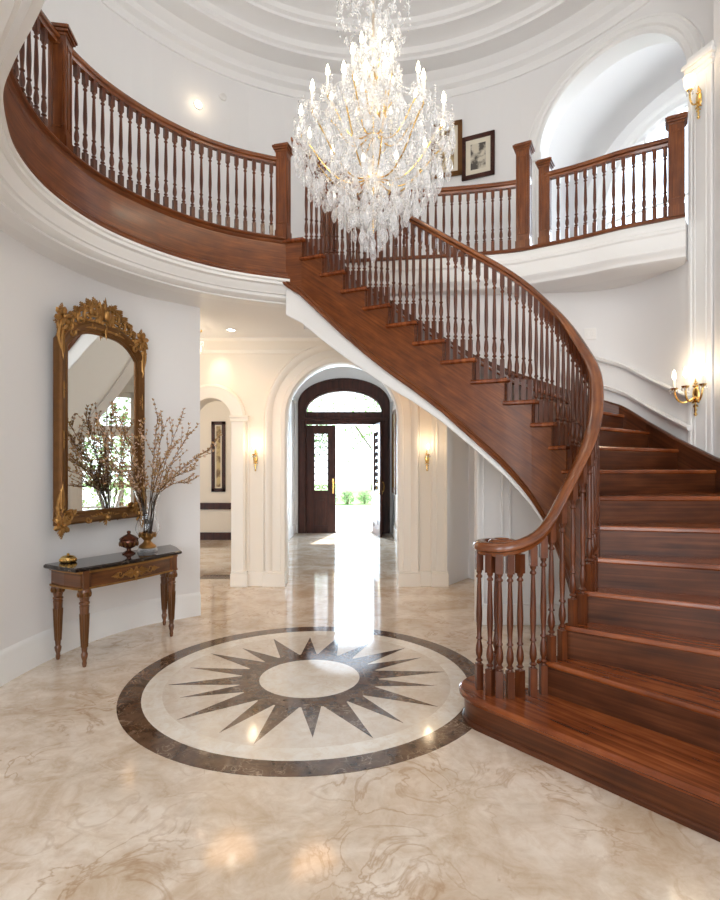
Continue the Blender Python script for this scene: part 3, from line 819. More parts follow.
pierbox(mb, -.01, PLn + .01, .02, .45, 5.05, 5.09); pierbox(mb, -.02, PLn + .02, .035, .45, 5.09, 5.13); pierbox(mb, -.035, PLn + .035, .055, .45, 5.13, 5.17)
pierbox(mb, -.01, PLn + .01, .015, .45, 5.17, 5.24)
struct(mb.build('trim_9', M_trim, bevel=.005))
mb = MB()
for z0, z1 in ((2.0, 3.6), (3.9, 5.2)):
    for (ya, yb, za, zb) in ((4.55, 4.58, z0, z1), (2.9, 2.93, z0, z1), (2.9, 4.58, z0, z0 + .03), (2.9, 4.58, z1 - .03, z1)): mb.bbox((3.05, ya, za), (3.11, yb, zb))
struct(mb.build('trim_10', M_trim, bevel=.006))
# gallery slab
edge = offset_path(F2, .025)[::-1] + [V((-.60, 5.44)), V((-.33, 6.02))] + offset_path(G2, -.05)[1:]
poly = edge + [V((3.02, 5.02)), V((3.72, 5.25)), V((3.72, 8.1)), V((-3.8, 8.1)), V((-3.8, 1.2))]
def inset_poly(P, d):
    return P
mb = MB(); 
if signed_area(poly) < 0: poly = poly[::-1]
mb.prism(poly, 3.42, ZG - .012); struct(mb.build('floor_gallery', M_ceil))
# hall ceiling (underside of gallery), set back behind the cornice
e2 = offset_path(F2, .16)
poly = e2[::-1] + [V((-.55, 5.58)), V((-.30, 6.10)), V((.6, 5.98)), V((1.3, 5.98)), V((1.7, 6.1)), V((2.1, 6.0)), V((2.6, 5.95)), V((3.1, 5.5)), V((3.7, 8.1)), V((-3.95, 8.1)), V((-3.95, 1.2))]
if signed_area(poly) < 0: poly = poly[::-1]
mb = MB(); mb.prism(poly, 3.2, 3.43); struct(mb.build('ceiling_hall', M_ceil))
# left fascia: wood band with mouldings, white cornice under it (right of travel = gallery side)
fp3 = [(p.x, p.y, 0) for p in F2]
mb = MB(); mb.sweep(fp3, [(.03, 3.40), (.0, 3.40), (.0, ZG - .01), (.03, ZG - .01)])
struct(mb.build('trim_11', M_wood, smooth=True))
mb = MB(); mb.sweep(fp3, [(.09, ZG), (.09, ZG + .012), (-.035, ZG + .012), (-.042, ZG), (-.035, ZG - .012), (-.018, ZG - .018), (-.012, ZG - .035), (.0, ZG - .045), (.02, ZG - .045)])
mb.sweep(fp3, [(.05, 3.385), (-.022, 3.385), (-.028, 3.40), (-.022, 3.415), (-.012, 3.42), (-.014, 3.438), (.0, 3.45), (.03, 3.45)])
struct(mb.build('trim_12', M_wood, smooth=True))
mb = MB(); mb.sweep(fp3, [(.3, 3.388), (-.030, 3.388), (-.030, 3.368), (-.012, 3.360), (-.012, 3.335), (.02, 3.325), (.032, 3.30), (.06, 3.275), (.066, 3.262), (.085, 3.258), (.092, 3.235), (.125, 3.215), (.16, 3.208), (.165, 3.195), (.3, 3.195)])
struct(mb.build('trim_13', M_trim, smooth=True))
# back/right fascia: white with mouldings (left of travel = gallery side)
gp3 = [(p.x, p.y, 0) for p in G2]
mb = MB(); mb.sweep(gp3, [(-.3, 3.40), (-.06, 3.40), (-.03, 3.42), (-.02, 3.46), (.005, 3.48), (.01, 3.50), (.0, 3.52), (.0, 3.63), (.012, 3.645), (.012, 3.665), (.0, 3.68), (.0, 3.755), (-.3, 3.755)])
struct(mb.build('trim_14', M_trim, smooth=True))
mb = MB(); mb.sweep(gp3, [(-.10, 3.756), (.018, 3.756), (.024, 3.768), (.018, 3.79), (-.10, 3.79)])
struct(mb.build('trim_15', M_wood, smooth=True))
mb = MB(); mb.sweep([(p[0], p[1], 0) for p in [(-.62, 5.45), (-.36, 6.0)]], [(0, 3.3), (0, 3.40), (.02, 3.42), (.02, 3.3)]); struct(mb.build('trim_16', M_trim))

# upper cylinder wall with archway
UC = V((.16, 4.14)); UR = 3.46
mapU = lambda u, d, z: (UC.x + (UR + d) * cos(u / UR), UC.y + (UR + d) * sin(u / UR), z)
AM = R(37.8) * UR; AW = .88
arch_wall('wall_upper', mapU, R(13) * UR, R(180) * UR, ZG - .05, 6.7, [(AM, AW, ZG, 5.47, .88)], .22, M_wall)
arch_trim('trim_17', mapU, AM, AW, ZG, 5.47, .88, [(-.006, -.24), (-.006, .03), (.02, .045), (.06, .03), (.08, .05), (.13, .05), (.15, .03), (.17, .035), (.18, -.02)], M_trim)
mb = MB(); mb.prism([(-3.3, 4.16), (-3.3, -3.2), (-3.55, -3.2), (-3.55, 4.16)], ZG - .6, 6.7); struct(mb.build('wall_upper_left', M_wall))
# impost on the left of the archway
mb = MB(); c = V(mapU(AM + AW + .09, -.03, 0)); mb.box((c.x, c.y, 5.44), (.26, .12, .08), R(53 + 90)); struct(mb.build('trim_18', M_trim, bevel=.01))
# domed ceiling
prof = [(3.48, 6.58), (3.44, 6.59), (3.425, 6.68), (3.36, 6.71), (3.345, 6.78), (3.28, 6.82), (3.25, 6.85), (3.0, 6.85), (2.99, 6.88), (2.95, 6.9), (2.935, 6.97), (2.88, 7.0), (2.7, 7.0), (2.69, 7.03), (2.65, 7.05), (2.635, 7.11), (2.58, 7.13), (2.4, 7.15), (2.1, 7.28), (1.7, 7.42), (1.2, 7.53), (.6, 7.59), (0.001, 7.6)]
mb = MB(); mb.lathe(prof, (UC.x, UC.y, 0), n=96, caps=False); struct(mb.build('ceiling', M_ceil, smooth=True))
mb = MB(); N = 96
ra = []; rb = []
for k in range(N):
    a = 2 * PI * k / N; s = max(abs(cos(a)), abs(sin(a)))
    ra.append(mb.vert((UC.x + 3.47 * cos(a), UC.y + 3.47 * sin(a), 6.62))); rb.append(mb.vert((UC.x + 9 * cos(a) / s, UC.y + 9 * sin(a) / s, 6.62)))
for k in range(N):
    if sin(2 * PI * (k + .5) / N) < .12: mb.face(ra[k], ra[(k + 1) % N], rb[(k + 1) % N], rb[k])
struct(mb.build('ceiling_outer', M_ceil))
# front wall behind the camera with tall windows
mapF = lambda u, d, z: (u, -3.1 - d, z)
arch_wall('wall_front', mapF, -3.5, 3.4, 0, 6.7, [(-1.55, .85, .5, 2.9, .0001), (1.55, .85, .5, 2.9, .0001), (0.0, 2.4, 3.7, 5.9, .0001)] if False else [(-1.55, 1.0, .4, 5.6, .0001), (1.55, 1.0, .4, 5.6, .0001)], .2, M_wall)
for i, c in enumerate((-1.55, 1.55)):
    w = thing('window_%d' % (i + 3), '', '', (c, -3.15, .4))
    for k in ('label', 'category'): del w[k]
    struct(w); mb = MB()
    for a, b, z0, z1 in ((c - 1, c - .93, .4, 5.6), (c + .93, c + 1, .4, 5.6), (c - 1, c + 1, .4, .48), (c - 1, c + 1, 5.52, 5.6), (c - 1, c + 1, 3.0, 3.15), (c - .03, c + .03, .4, 5.6), (c - 1, c + 1, 1.75, 1.78), (c - 1, c + 1, 4.3, 4.33)):
        mapped_box(mb, mapF, a, b, .04, .12, z0, z1)
    mb.build('window_frame', M_trim, w)

# vestibule
VX0, VX1, YD = -1.56, .78, 13.06
bx('wall_vestibule_left', (VX0 - .06, 7.4, 0), (VX0, YD + .1, 4.4), M_wall)
bx('wall_vestibule_right', (VX1, 7.4, 0), (VX1 + .2, YD + .3, 4.4), M_wall)
mb = MB(); vc = (VX0 + VX1) / 2; vw = (VX1 - VX0) / 2
rings = []
for k in range(25):
    a = PI * k / 24; x = vc + vw * cos(a) * 1.02; z = 3.2 + .85 * sin(a)
    rings.append((mb.vert((x, 7.35, z)), mb.vert((x, YD + .1, z)), mb.vert((x, YD + .1, z + .1)), mb.vert((x, 7.35, z + .1))))
for a, b in zip(rings, rings[1:]):
    for k in range(4): mb.face(a[k], a[(k + 1) % 4], b[(k + 1) % 4], b[k])
struct(mb.build('ceiling_vestibule', M_ceil, smooth=True))
mapD = lambda u, d, z: (u, YD + d, z)
DC = -.385
arch_wall('wall_entrance', mapD, VX0 - .1, VX1 + .1, 0, 4.4, [(DC, 1.06, 0, 3.08, .58)], .28, M_wall)
mb = MB()
for x, s in ((VX0, 1), (VX1, -1)):
    for y0, y1 in ((7.6, 13.0),):
        mb.bbox((min(x, x + s * .03), y0, 0), (max(x, x + s * .03), y1, .25))
        mb.bbox((min(x, x + s * .025), y0, .95), (max(x, x + s * .025), y1, 1.0))
    mb.bbox((min(x, x + s * .05), y0, 3.10), (max(x, x + s * .05), y1, 3.2))
struct(mb.build('baseboard_vestibule', M_trim, bevel=.005))
# vestibule side pilaster on the left
mb = MB()
for y in (10.3, 11.6): mb.bbox((VX0, y, .25), (VX0 + .06, y + .35, 3.1))
struct(mb.build('trim_19', M_trim, bevel=.005))

# front door: frame with fanlight, closed leaf, open leaf
def dthing(name, loc):
    w = thing(name, '', '', loc)
    for k in ('label', 'category'): del w[k]
    return struct(w)
d1 = dthing('door_1', (DC, YD, 0))
# frame
mb = MB(); ou = [(-1.10, 0), (-1.10, 3.10)] + [(1.10 * cos(PI - PI * k / 32), 3.10 + .61 * sin(PI * k / 32)) for k in range(1, 32)] + [(1.10, 3.10), (1.10, 0)]
inn = [(-.90, 0), (-.90, 2.90)] + [(.90 * cos(PI - PI * k / 32), 2.90 + .50 * sin(PI * k / 32)) for k in range(1, 32)] + [(.90, 2.90), (.90, 0)]
rings = []
for (xo, zo), (xi, zi) in zip(ou, inn):
    row = []
    for f, d in ((0, .12), (0, -.03), (.06, -.05), (.16, -.05), (.20, -.035), (.80, -.035), (.86, -.055), (.95, -.05), (1, -.03), (1, .12)):
        row.append(mb.vert((DC + xo + (xi - xo) * f, YD + d, zo + (zi - zo) * f)))
    rings.append(row)
for a, b in zip(rings, rings[1:]):
    for k in range(10): mb.face(a[k], a[(k + 1) % 10], b[(k + 1) % 10], b[k])
mb.face(*rings[0][::-1]); mb.face(*rings[-1]); mb.build('door_frame', M_door, d1, smooth=True)
mb = MB(); mapped_box(mb, mapD, DC - 1.0, DC + 1.0, -.03, .1, 2.60, 2.90); mapped_box(mb, mapD, DC - 1.0, DC + 1.0, -.06, .1, 2.70, 2.76)
mapped_box(mb, mapD, DC + .70, DC + .92, -.0, .1, 0, 2.62); mapped_box(mb, mapD, DC - .92, DC - .90, 0, .1, 0, 2.62)
mb.build('door_transom', M_door, d1, bevel=.004)
mb = MB(); pts = [(DC + .9 * cos(PI * k / 20), 2.9 + .49 * sin(PI * k / 20)) for k in range(21)]
f = [mb.vert((x, YD + .03, z)) for x, z in pts]; b = [mb.vert((x, YD + .036, z)) for x, z in pts]
mb.face(*f); mb.face(*b[::-1])
for i in range(21): mb.face(f[i], f[(i + 1) % 21], b[(i + 1) % 21], b[i])
mb.build('fanlight_glass', M_pane, d1)
def leaf(parent, hinge, ang, width, flip):
    # local: u from hinge 0..width, d depth, z
    ca, sa = cos(ang), sin(ang)
    mp = lambda u, d, z: (hinge[0] + u * ca - d * sa, hinge[1] + u * sa + d * ca, z)
    lf = MB()
    hw = .17
    for a, b, z0, z1 in ((0, hw, .01, 2.58), (width - hw, width, .01, 2.58), (hw, width - hw, .01, .18), (hw, width - hw, .86, 1.0), (hw, width - hw, 2.40, 2.58)): mapped_box(lf, mp, a, b, -.025, .025, z0, z1)
    mapped_box(lf, mp, hw, width - hw, -.012, .012, .18, .86)
    mapped_box(lf, mp, hw + .07, width - hw - .07, -.026, .026, .26, .78)
    for a, b, z0, z1 in ((hw, hw + .02, 1.0, 2.4), (width - hw - .02, width - hw, 1.0, 2.4), (hw, width - hw, 1.0, 1.02), (hw, width - hw, 2.38, 2.40)): mapped_box(lf, mp, a, b, -.032, .032, z0, z1)
    o = lf.build('door_leaf', M_door, parent, bevel=.003)
    g = MB(); mapped_box(g, mp, hw, width - hw, -.004, .004, 1.0, 2.4); g.build('leaf_pane', M_pane, o)
    g = MB(); gw = width - 2 * hw
    for k in range(9):
        z = 1.06 + k * .155
        for s in (-1, 1):
            pts = []
            for j in range(13):
                a = j / 12 * 2 * PI * .9; rr = .075 * (1 - j / 18)
                pts.append(mp(width / 2 + s * (gw * .22) + s * rr * cos(a), -.006, z + rr * sin(a) + .03))
            g.tube(pts, .010, 4)
    g.tube([mp(width / 2, -.006, 1.0), mp(width / 2, -.006, 2.4)], .008, 4)
    g.build('leaf_grille', M_door, o)
    g = MB(); u = width - .06 if flip else width - .06
    for s in (-1, 1):
        mapped_box(g, mp, u - .02, u + .02, s * .025, s * .034, .95, 1.30)
        g.tube([mp(u, s * .03, 1.02), mp(u, s * .075, 1.04), mp(u, s * .085, 1.12), mp(u, s * .075, 1.22), mp(u, s * .03, 1.24)], .009, 6)
        g.ball(mp(u, s * .04, .98), .014)
    g.build('door_handle', M_brass, o)
    return o
leaf(d1, (DC - .90, YD + .05), 0, .70, False)
leaf(d1, (.315, YD - .03), R(-80), .88, True)
bx('trim_20', (DC - 1.1, YD - .02, 0), (DC + 1.1, YD + .3, .012), M_dark)

# upper room behind the archway
UN = V((cos(R(37.8)), sin(R(37.8)))); UT = V((-UN.y, UN.x)); UM = UC + UN * UR
mapR = lambda u, d, z: (UM.x - UT.x * u + UN.x * (2.9 + d), UM.y - UT.y * u + UN.y * (2.9 + d), z)
mapS = lambda u, d, z: (UM.x - UT.x * u + UN.x * d, UM.y - UT.y * u + UN.y * d, z)
arch_wall('wall_upper_room', mapR, -2.2, 2.2, ZG, 8.0, [(-.3, 1.35, ZG + .25, 5.75, 1.35)], .2, M_wall)
arch_trim('trim_21', mapR, -.3, 1.35, ZG + .25, 5.75, 1.35, [(0, -.1), (0, .03), (.03, .05), (.10, .03), (.14, .05), (.19, .04), (.2, -.02)], M_trim)
mb = MB()
for u in (-2.1, 2.1):
    mapped_box(mb, mapS, u - .08, u + .08, .25, 3.1, ZG, 6.0)
struct(mb.build('wall_upper_room_sides', M_wall))
mb = MB(); rings = []
for k in range(25):
    a = PI * k / 24; u = 2.06 * cos(a); z = 5.9 + 1.65 * sin(a)
    rings.append((mb.vert(mapS(u, .1, z)), mb.vert(mapS(u, 3.1, z)), mb.vert(mapS(u * 1.06, 3.1, z + .08)), mb.vert(mapS(u * 1.06, .1, z + .08))))
for a, b in zip(rings, rings[1:]):
    for k in range(4): mb.face(a[k], a[(k + 1) % 4], b[(k + 1) % 4], b[k])
struct(mb.build('ceiling_upper_room', M_ceil, smooth=True))
mb = MB(); mapped_box(mb, mapS, -2.2, 2.2, .2, 3.3, ZG - .1, ZG - .002); struct(mb.build('floor_upper_room', M_wood))
w2 = dthing('window_2', mapR(.1, .1, ZG + .25))
mb = MB()
for u in (-1.0, -.3, .4): mapped_box(mb, mapR, u - .018, u + .018, .08, .12, ZG + .25, 7.08 if u == -.3 else 6.9)
for z in (4.6, 5.75): mapped_box(mb, mapR, -1.65, 1.05, .08, .12, z - .018, z + .018)
for a, b, c, d in ((-1.65, -1.6, ZG + .25, 5.75), (1.0, 1.05, ZG + .25, 5.75)): mapped_box(mb, mapR, a, b, .06, .14, c, d)
mb.build('window_frame', M_trim, w2)
mb = MB(); mapped_box(mb, mapR, -1.65, 1.05, .098, .102, ZG + .25, 7.1); mb.build('window_pane', M_pane, w2)

# ------------------------------------------------------------------ console table
FL, FR, BL, BR = V((-2.115, 4.14)), V((-1.69, 4.96)), V((-2.43, 4.32)), V((-1.895, 5.34))
ct = thing('console_table', 'antique walnut console table with black marble top below the gilt mirror', 'console table', ((FL.x + BR.x) / 2, (FL.y + BR.y) / 2, 0))
cen = (FL + FR + BL + BR) / 4
def grow(P, d): return [cen + (p - cen) * (1 + d / (p - cen).length) for p in P]
fv = (FR - FL).normalized(); fnv = V((fv.y, -fv.x))          # out into the room
# curved front outline
def outline(d, bow=.035):
    q = grow([BL, FL, FR, BR], d); pts = [q[0], q[0].lerp(q[1], .5) - fv * .015, q[1]]
    for k in range(1, 8):
        f = k / 8; pts.append(q[1].lerp(q[2], f) + fnv * bow * sin(PI * f))
    pts += [q[2], q[2].lerp(q[3], .5) + fv * .02, q[3]]
    return pts
def ccw(P): return P if signed_area(P) > 0 else P[::-1]
mb = MB(); tread_mesh(mb, ccw(outline(.07)), .772, lambda p: (p[0], p[1])); mb.build('tabletop', M_black, ct, smooth=True)
mb = MB(); mb.prism(ccw(outline(.012)), .60, .738, uvf=lambda p: (p[0] * .4 + p[1] * .9, 0.0))
for i in range(len(mb.v)): mb.uv[i] = (mb.uv[i][0], mb.v[i].z)
mb.build('apron', M_table, ct)
mb = MB(); ol = outline(.02)
mb.sweep([(p.x, p.y, 0) for p in ol], [(-.004, .598), (-.012, .604), (-.004, .612), (.01, .612), (.01, .598)]); mb.sweep([(p.x, p.y, 0) for p in ol], [(-.004, .722), (-.010, .73), (-.004, .738), (.01, .738), (.01, .722)])
mb.build('gilt_bead', M_gold, ct, smooth=True)
def table_leg(p):
    c = (p.x, p.y, 0)
    mb = MB()
    mb.lathe([(.008, 0), (.013, .004), (.018, .03), (.014, .05), (.022, .075), (.026, .10), (.018, .118), (.020, .125), (.021, .14), (.034, .455), (.036, .47), (.030, .478), (.038, .487), (.038, .497), (.031, .505), (.036, .53), (.046, .57), (.048, .585), (.040, .60)], c, n=16)
    o = mb.build('leg', M_table, ct, smooth=True)
    mb = MB()
    for k in range(12):
        a = 2 * PI * k / 12
        mb.tube([(c[0] + r * cos(a), c[1] + r * sin(a), z) for r, z in ((.022, .155), (.028, .28), (.033, .41))], .0042, 4)
    for k in range(8):
        a = 2 * PI * k / 8; mb.ball((c[0] + .042 * cos(a), c[1] + .042 * sin(a), .56), .014, 6, 4, sc3=(1, 1, 1.7))
    mb.build('leg_ornament', M_gilt_dark, o, smooth=True)
    mb = MB(); mb.box((c[0], c[1], .668), (.07, .07, .145), math.atan2(fv.y, fv.x)); mb.build('corner_block', M_table, o, bevel=.004)
for p in (FL + (cen - FL) * .06, FR + (cen - FR) * .06, BL + (cen - BL) * .06, BR + (cen - BR) * .06): table_leg(p)
fm = FL.lerp(FR, .5) + fnv * .045
Mo = Matrix(((fv.x, 0, fnv.x, fm.x), (fv.y, 0, fnv.y, fm.y), (0, 1, 0, .665), (0, 0, 0, 1)))   # local x along front, y up, z out
def spiral(cx, cy, r0, a0, turns, s=1, n=22, z=.0):
    return [(cx + r0 * (1 - .85 * k / (n - 1)) * cos(a0 + s * turns * 2 * PI * k / (n - 1)), cy + r0 * (1 - .85 * k / (n - 1)) * sin(a0 + s * turns * 2 * PI * k / (n - 1)), z) for k in range(n)]
def acan(mb, M, x, y, ang, L, W, z=.012, n=5):
    W = W * 1.45
    # a ribbed acanthus leaf made of overlapping lobes
    for k in range(n):
        f = k / (n - 1)
        px, py = x + cos(ang) * L * f * .8, y + sin(ang) * L * f * .8
        w = W * (1 - .65 * f)
        for s in (-1, 1):
            a2 = ang + s * (.95 - .5 * f)
            Mx = M @ Matrix.Translation((px + cos(a2) * w * .55, py + sin(a2) * w * .55, z * .55)) @ Matrix.Rotation(a2, 4, 'Z')
            mb.ball((0, 0, 0), w * .62, 6, 4, M=Mx, sc3=(1, .42, .5))
    Mx = M @ Matrix.Translation((x + cos(ang) * L * .55, y + sin(ang) * L * .55, z * .8)) @ Matrix.Rotation(ang, 4, 'Z')
    mb.ball((0, 0, 0), L * .55, 6, 4, M=Mx, sc3=(1, .14, .12))
mb = MB()
for s in (-1, 1):
    acan(mb, Mo, s * .03, .0, 0 if s > 0 else PI, .10, .03)
    mb.tube(spiral(s * .15, .005, .035, 0 if s < 0 else PI, 1.2, s), lambda t: .007 - .004 * t, 5, M=Mo)
    acan(mb, Mo, s * .17, -.0, 0 if s > 0 else PI, .07, .018)
acan(mb, Mo, 0, -.03, PI / 2, .08, .03); acan(mb, Mo, 0, .02, -PI / 2, .09, .028)
mb.ball((0, 0, .02), .02, 8, 6, M=Mo)
mb.build('apron_ornament', M_gold, ct, smooth=True)

# ------------------------------------------------------------------ mirror
ML = V((-2.418, 4.25)); MRr = V((-2.037, 5.287)); mm = (ML + MRr) / 2; md = (MRr - ML).normalized(); mn = V((md.y, -md.x))
if mn.x < 0: mn = -mn
Mm = Matrix(((md.x, 0, mn.x, mm.x), (md.y, 0, mn.y, mm.y), (0, 1, 0, 0), (0, 0, 0, 1)))
mir = thing('gilt_mirror', 'tall gilt carved mirror with crested arched top above the console table', 'mirror', (mm.x, mm.y, 1.0))
X0, X1 = -.405, .36; XM = (X0 + X1) / 2; XW = (X1 - X0) / 2
def gl_top(x): 
    f = (x - XM) / XW; return 2.52 + .16 * (1 - abs(f) ** 3.2) if abs(f) < 1 else 2.52
outl = [(X0, 1.16)] + [(X1, 1.16)] + [(X1 - (X1 - X0) * k / 20, gl_top(X1 - (X1 - X0) * k / 20)) for k in range(21)]
mb = MB(); a = [mb.vert(Mm @ V((x, y, .0))) for x, y in outl]; b = [mb.vert(Mm @ V((x, y, -.015))) for x, y in outl]
mb.face(*a); mb.face(*b[::-1])
for i in range(len(a)): mb.face(a[i], a[(i + 1) % len(a)], b[(i + 1) % len(a)], b[i])
mb.build('mirror_glass', M_mirror, mir)
# backing behind glass
mb = MB(); mb.bbox((X0 - .06, 1.1, -.035), (X1 + .06, 2.58, -.017), M=Mm); mb.build('backing', M_gilt_dark, mir)
mb = MB()
cx, cy = XM, 1.9
def frame_prof():
    return [(-.012, -.01), (-.012, .008), (.004, .016), (.012, .012), (.03, .018), (.05, .036), (.072, .04), (.088, .03), (.094, .012), (.094, -.03), (-.0, -.03)]
pts = outl; rings = []
n = len(pts)
for i, (x, y) in enumerate(pts):
    a = V(pts[i - 1]); b = V((x, y)); c = V(pts[(i + 1) % n])
    if (b - a).length < 1e-6: a = V(pts[i - 2])
    if (c - b).length < 1e-6: c = V(pts[(i + 2) % n])
    e1 = (b - a).normalized(); e2 = (c - b).normalized(); nn = V((e1.y + e2.y, -e1.x - e2.x)).normalized()
    k = 1 / max(.6, nn.dot(V((e1.y, -e1.x))))
    rings.append([mb.vert(Mm @ V((x + nn.x * o * k, y + nn.y * o * k, d)), (i * .1, o)) for o, d in frame_prof()])
for i in range(n):
    a = rings[i]; b = rings[(i + 1) % n]
    for k in range(11): mb.face(a[k], a[(k + 1) % 11], b[(k + 1) % 11], b[k])
mb.build('mirror_frame', M_gilt_dark, mir, smooth=True)
# crest
mb = MB(); ct_y = 2.80
def T(pts, r): mb.tube(pts, r, 6, M=Mm)
for a in (-64, -42, -20, 0, 20, 42, 64):
    L_ = .185 - abs(a) * .0014; acan(mb, Mm, XM + sin(R(a)) * .03, ct_y + .01, PI / 2 - R(a), L_, .050, .03, 5)
mb.ball((XM, ct_y + .05, .045), .036, 8, 6, M=Mm, sc3=(1, 1.4, .7))
acan(mb, Mm, XM, ct_y - .0, -PI / 2, .15, .038, .04, 4)
for s in (-1, 1):
    for q, (dx, dy, r0, a0, tr) in enumerate(((.115, .05, .050, 100, 1.4), (.185, .00, .048, 80, 1.3), (.255, -.045, .044, 70, 1.3), (.075, -.03, .040, 200, 1.2), (.15, -.07, .036, 220, 1.2), (.315, -.10, .034, 60, 1.2))):
        a1 = R(a0) if s > 0 else PI - R(a0)
        T(spiral(XM + s * dx, ct_y + dy, r0, a1, tr, -s, z=.022), lambda t: .0155 - .008 * t)
        mb.ball((XM + s * dx, ct_y + dy, .03), .014, 6, 5, M=Mm)
    for q, (dx, dy, an, L_) in enumerate(((.09, .10, 62, .10), (.15, .085, 50, .09), (.21, .04, 48, .09), (.27, .00, 40, .08), (.31, -.05, 30, .08), (.20, -.04, -40, .08), (.10, -.02, -60, .08), (.12, .03, 20, .10), (.35, -.10, -10, .07))):
        acan(mb, Mm, XM + s * dx, ct_y + dy, R(an) if s > 0 else PI - R(an), L_ * .85, .036, .03, 4)
    T([(XM + s * (.02 + .36 * k / 12), ct_y - .075 - .075 * (k / 12) ** 2.4, .02) for k in range(13)], .014)
mb.build('crest', M_gold, mir, smooth=True)
def corner(x, y, s, up):
    global mb
    mb = MB()
    for k in range(6):
        a = 2 * PI * k / 6 + .3
        Mx = Mm @ Matrix.Translation((x + .045 * cos(a), y + up * .13 + .045 * sin(a), .03)) @ Matrix.Rotation(a, 4, 'Z'); mb.ball((0, 0, 0), .042, 6, 4, M=Mx, sc3=(1, .62, .5))
    mb.ball((x, y + up * .13, .05), .02, 6, 5, M=Mm)
    acan(mb, Mm, x, y + up * .17, up * PI / 2, .07, .026, .03, 4)
    acan(mb, Mm, x + s * .005, y + up * .06, -up * PI / 2, .26, .036, .04, 7)
    for dx, dy, r0, a0 in ((.02, .06, .042, 0), (-.055, .07, .046, 120), (.03, -.02, .034, 60), (-.09, .03, .034, 30)):
        T(spiral(x + s * dx, y + up * dy, r0, R(a0), 1.3, s, z=.03), lambda t: .0145 - .008 * t)
    T([(x + s * (.02 + .022 * sin(k / 10 * PI * 1.5)), y + up * (.08 - .30 * k / 10), .03) for k in range(11)], lambda t: .015 - .007 * t)
    acan(mb, Mm, x - s * .05, y + up * .06, PI if s > 0 else 0, .11, .028, .035, 4)
    acan(mb, Mm, x + s * .02, y + up * .08, 0 if s > 0 else PI, .06, .024, .03, 3)
    return mb.build('corner_ornament', M_gold, mir, smooth=True)
corner(X0 - .055, 2.60, -1, 1); corner(X1 + .055, 2.60, 1, 1)
corner(X0 - .06, 1.20, -1, -1); corner(X1 + .06, 1.20, 1, -1)
mb = MB()
for s in (-1, 1):
    acan(mb, Mm, XM + s * .02, 1.10, R(8) if s > 0 else PI - R(8), .14, .034, .03); acan(mb, Mm, XM + s * .13, 1.10, R(-10) if s > 0 else PI + R(10), .13, .026, .03)
    T(spiral(XM + s * .20, 1.095, .03, 0, 1.2, s, z=.04), lambda t: .01 - .006 * t)
    acan(mb, Mm, XM + s * .24, 1.10, 0 if s > 0 else PI, .08, .018, .03, 4)
acan(mb, Mm, XM, 1.13, -PI / 2, .10, .034, .04, 4); mb.ball((XM, 1.10, .05), .024, 8, 6, M=Mm)
mb.build('bottom_ornament', M_gold, mir, smooth=True)
for x in (X0 - .05, X1 + .05):
    for y in (1.75, 2.15):
        mb = MB(); acan(mb, Mm, x, y, PI / 2, .07, .016, .045, 4); acan(mb, Mm, x, y, -PI / 2, .07, .016, .045, 4)
        mb.build('side_ornament', M_gold, mir, smooth=True)

# ------------------------------------------------------------------ things on the table
TZ = .772
VS = V((-1.93, 4.95))
vz = thing('glass_vase', 'tall clear glass vase on a gilt foot holding dried branches', 'vase', (VS.x, VS.y, TZ))
mb = MB(); mb.lathe([(.085, 0), (.088, .012), (.08, .03), (.07, .032)], (VS.x, VS.y, TZ), n=24); mb.build('crystal_plinth', M_crystal, vz)
mb = MB(); mb.lathe([(.07, .03), (.078, .04), (.07, .055), (.05, .07), (.035, .085), (.03, .10), (.045, .115), (.062, .14), (.072, .165), (.060, .17), (.05, .15), (.0, .13)], (VS.x, VS.y, TZ), n=20, caps=False)
for k in range(10):
    a = 2 * PI * k / 10; mb.ball((VS.x + .068 * cos(a), VS.y + .068 * sin(a), TZ + .15), .014, 6, 4, sc3=(1, 1, 1.8))
mb.build('gilt_foot', M_gold, vz, smooth=True)
gp = [(.0, .14), (.05, .14), (.085, .155), (.103, .19), (.104, .22), (.09, .265), (.07, .31), (.066, .35), (.078, .42), (.10, .49), (.125, .548)]
mb = MB(); mb.lathe(gp + [(r - .005, z + .002) for r, z in gp[::-1][:-1]] + [(.0, .146)], (VS.x, VS.y, TZ), n=32, caps=False); mb.build('glass_body', M_glass, vz, smooth=True)
ur = thing('lidded_urn', 'small dark red bronze lidded urn beside the glass vase', 'urn', (-2.04, 4.81, TZ))
c = (-2.04, 4.81, TZ)
mb = MB(); mb.lathe([(.055, 0), (.056, .008), (.04, .018), (.018, .03), (.018, .045), (.05, .06), (.074, .085), (.078, .11), (.074, .122), (.06, .126)], c, n=24); mb.build('bowl', M_urn, ur, smooth=True)
mb = MB(); mb.lathe([(.078, .124), (.08, .132), (.066, .145), (.04, .162), (.018, .172), (.012, .178), (.018, .188), (.014, .20), (.0, .204)], c, n=24); mb.build('lid', M_urn, ur, smooth=True)
mb = MB()
for k in range(12):
    a = 2 * PI * k / 12; mb.ball((c[0] + .072 * cos(a), c[1] + .072 * sin(a), c[2] + .09), .012, 5, 4, sc3=(1, 1, 2))
mb.build('gilt_leaves', M_gilt_dark, ur, smooth=True)
tb = thing('trinket_box', 'little gold fluted trinket box at the left end of the table', 'trinket box', (-2.335, 4.36, TZ)); c = (-2.335, 4.36, TZ)
mb = MB(); mb.lathe([(.045, 0), (.055, .006), (.06, .02), (.055, .032), (.05, .034)], c, n=20)
for k in range(14):
    a = 2 * PI * k / 14; mb.ball((c[0] + .056 * cos(a), c[1] + .056 * sin(a), c[2] + .018), .010, 5, 4, sc3=(1, 1, 1.6))
mb.build('box_body', M_brass, tb, smooth=True)
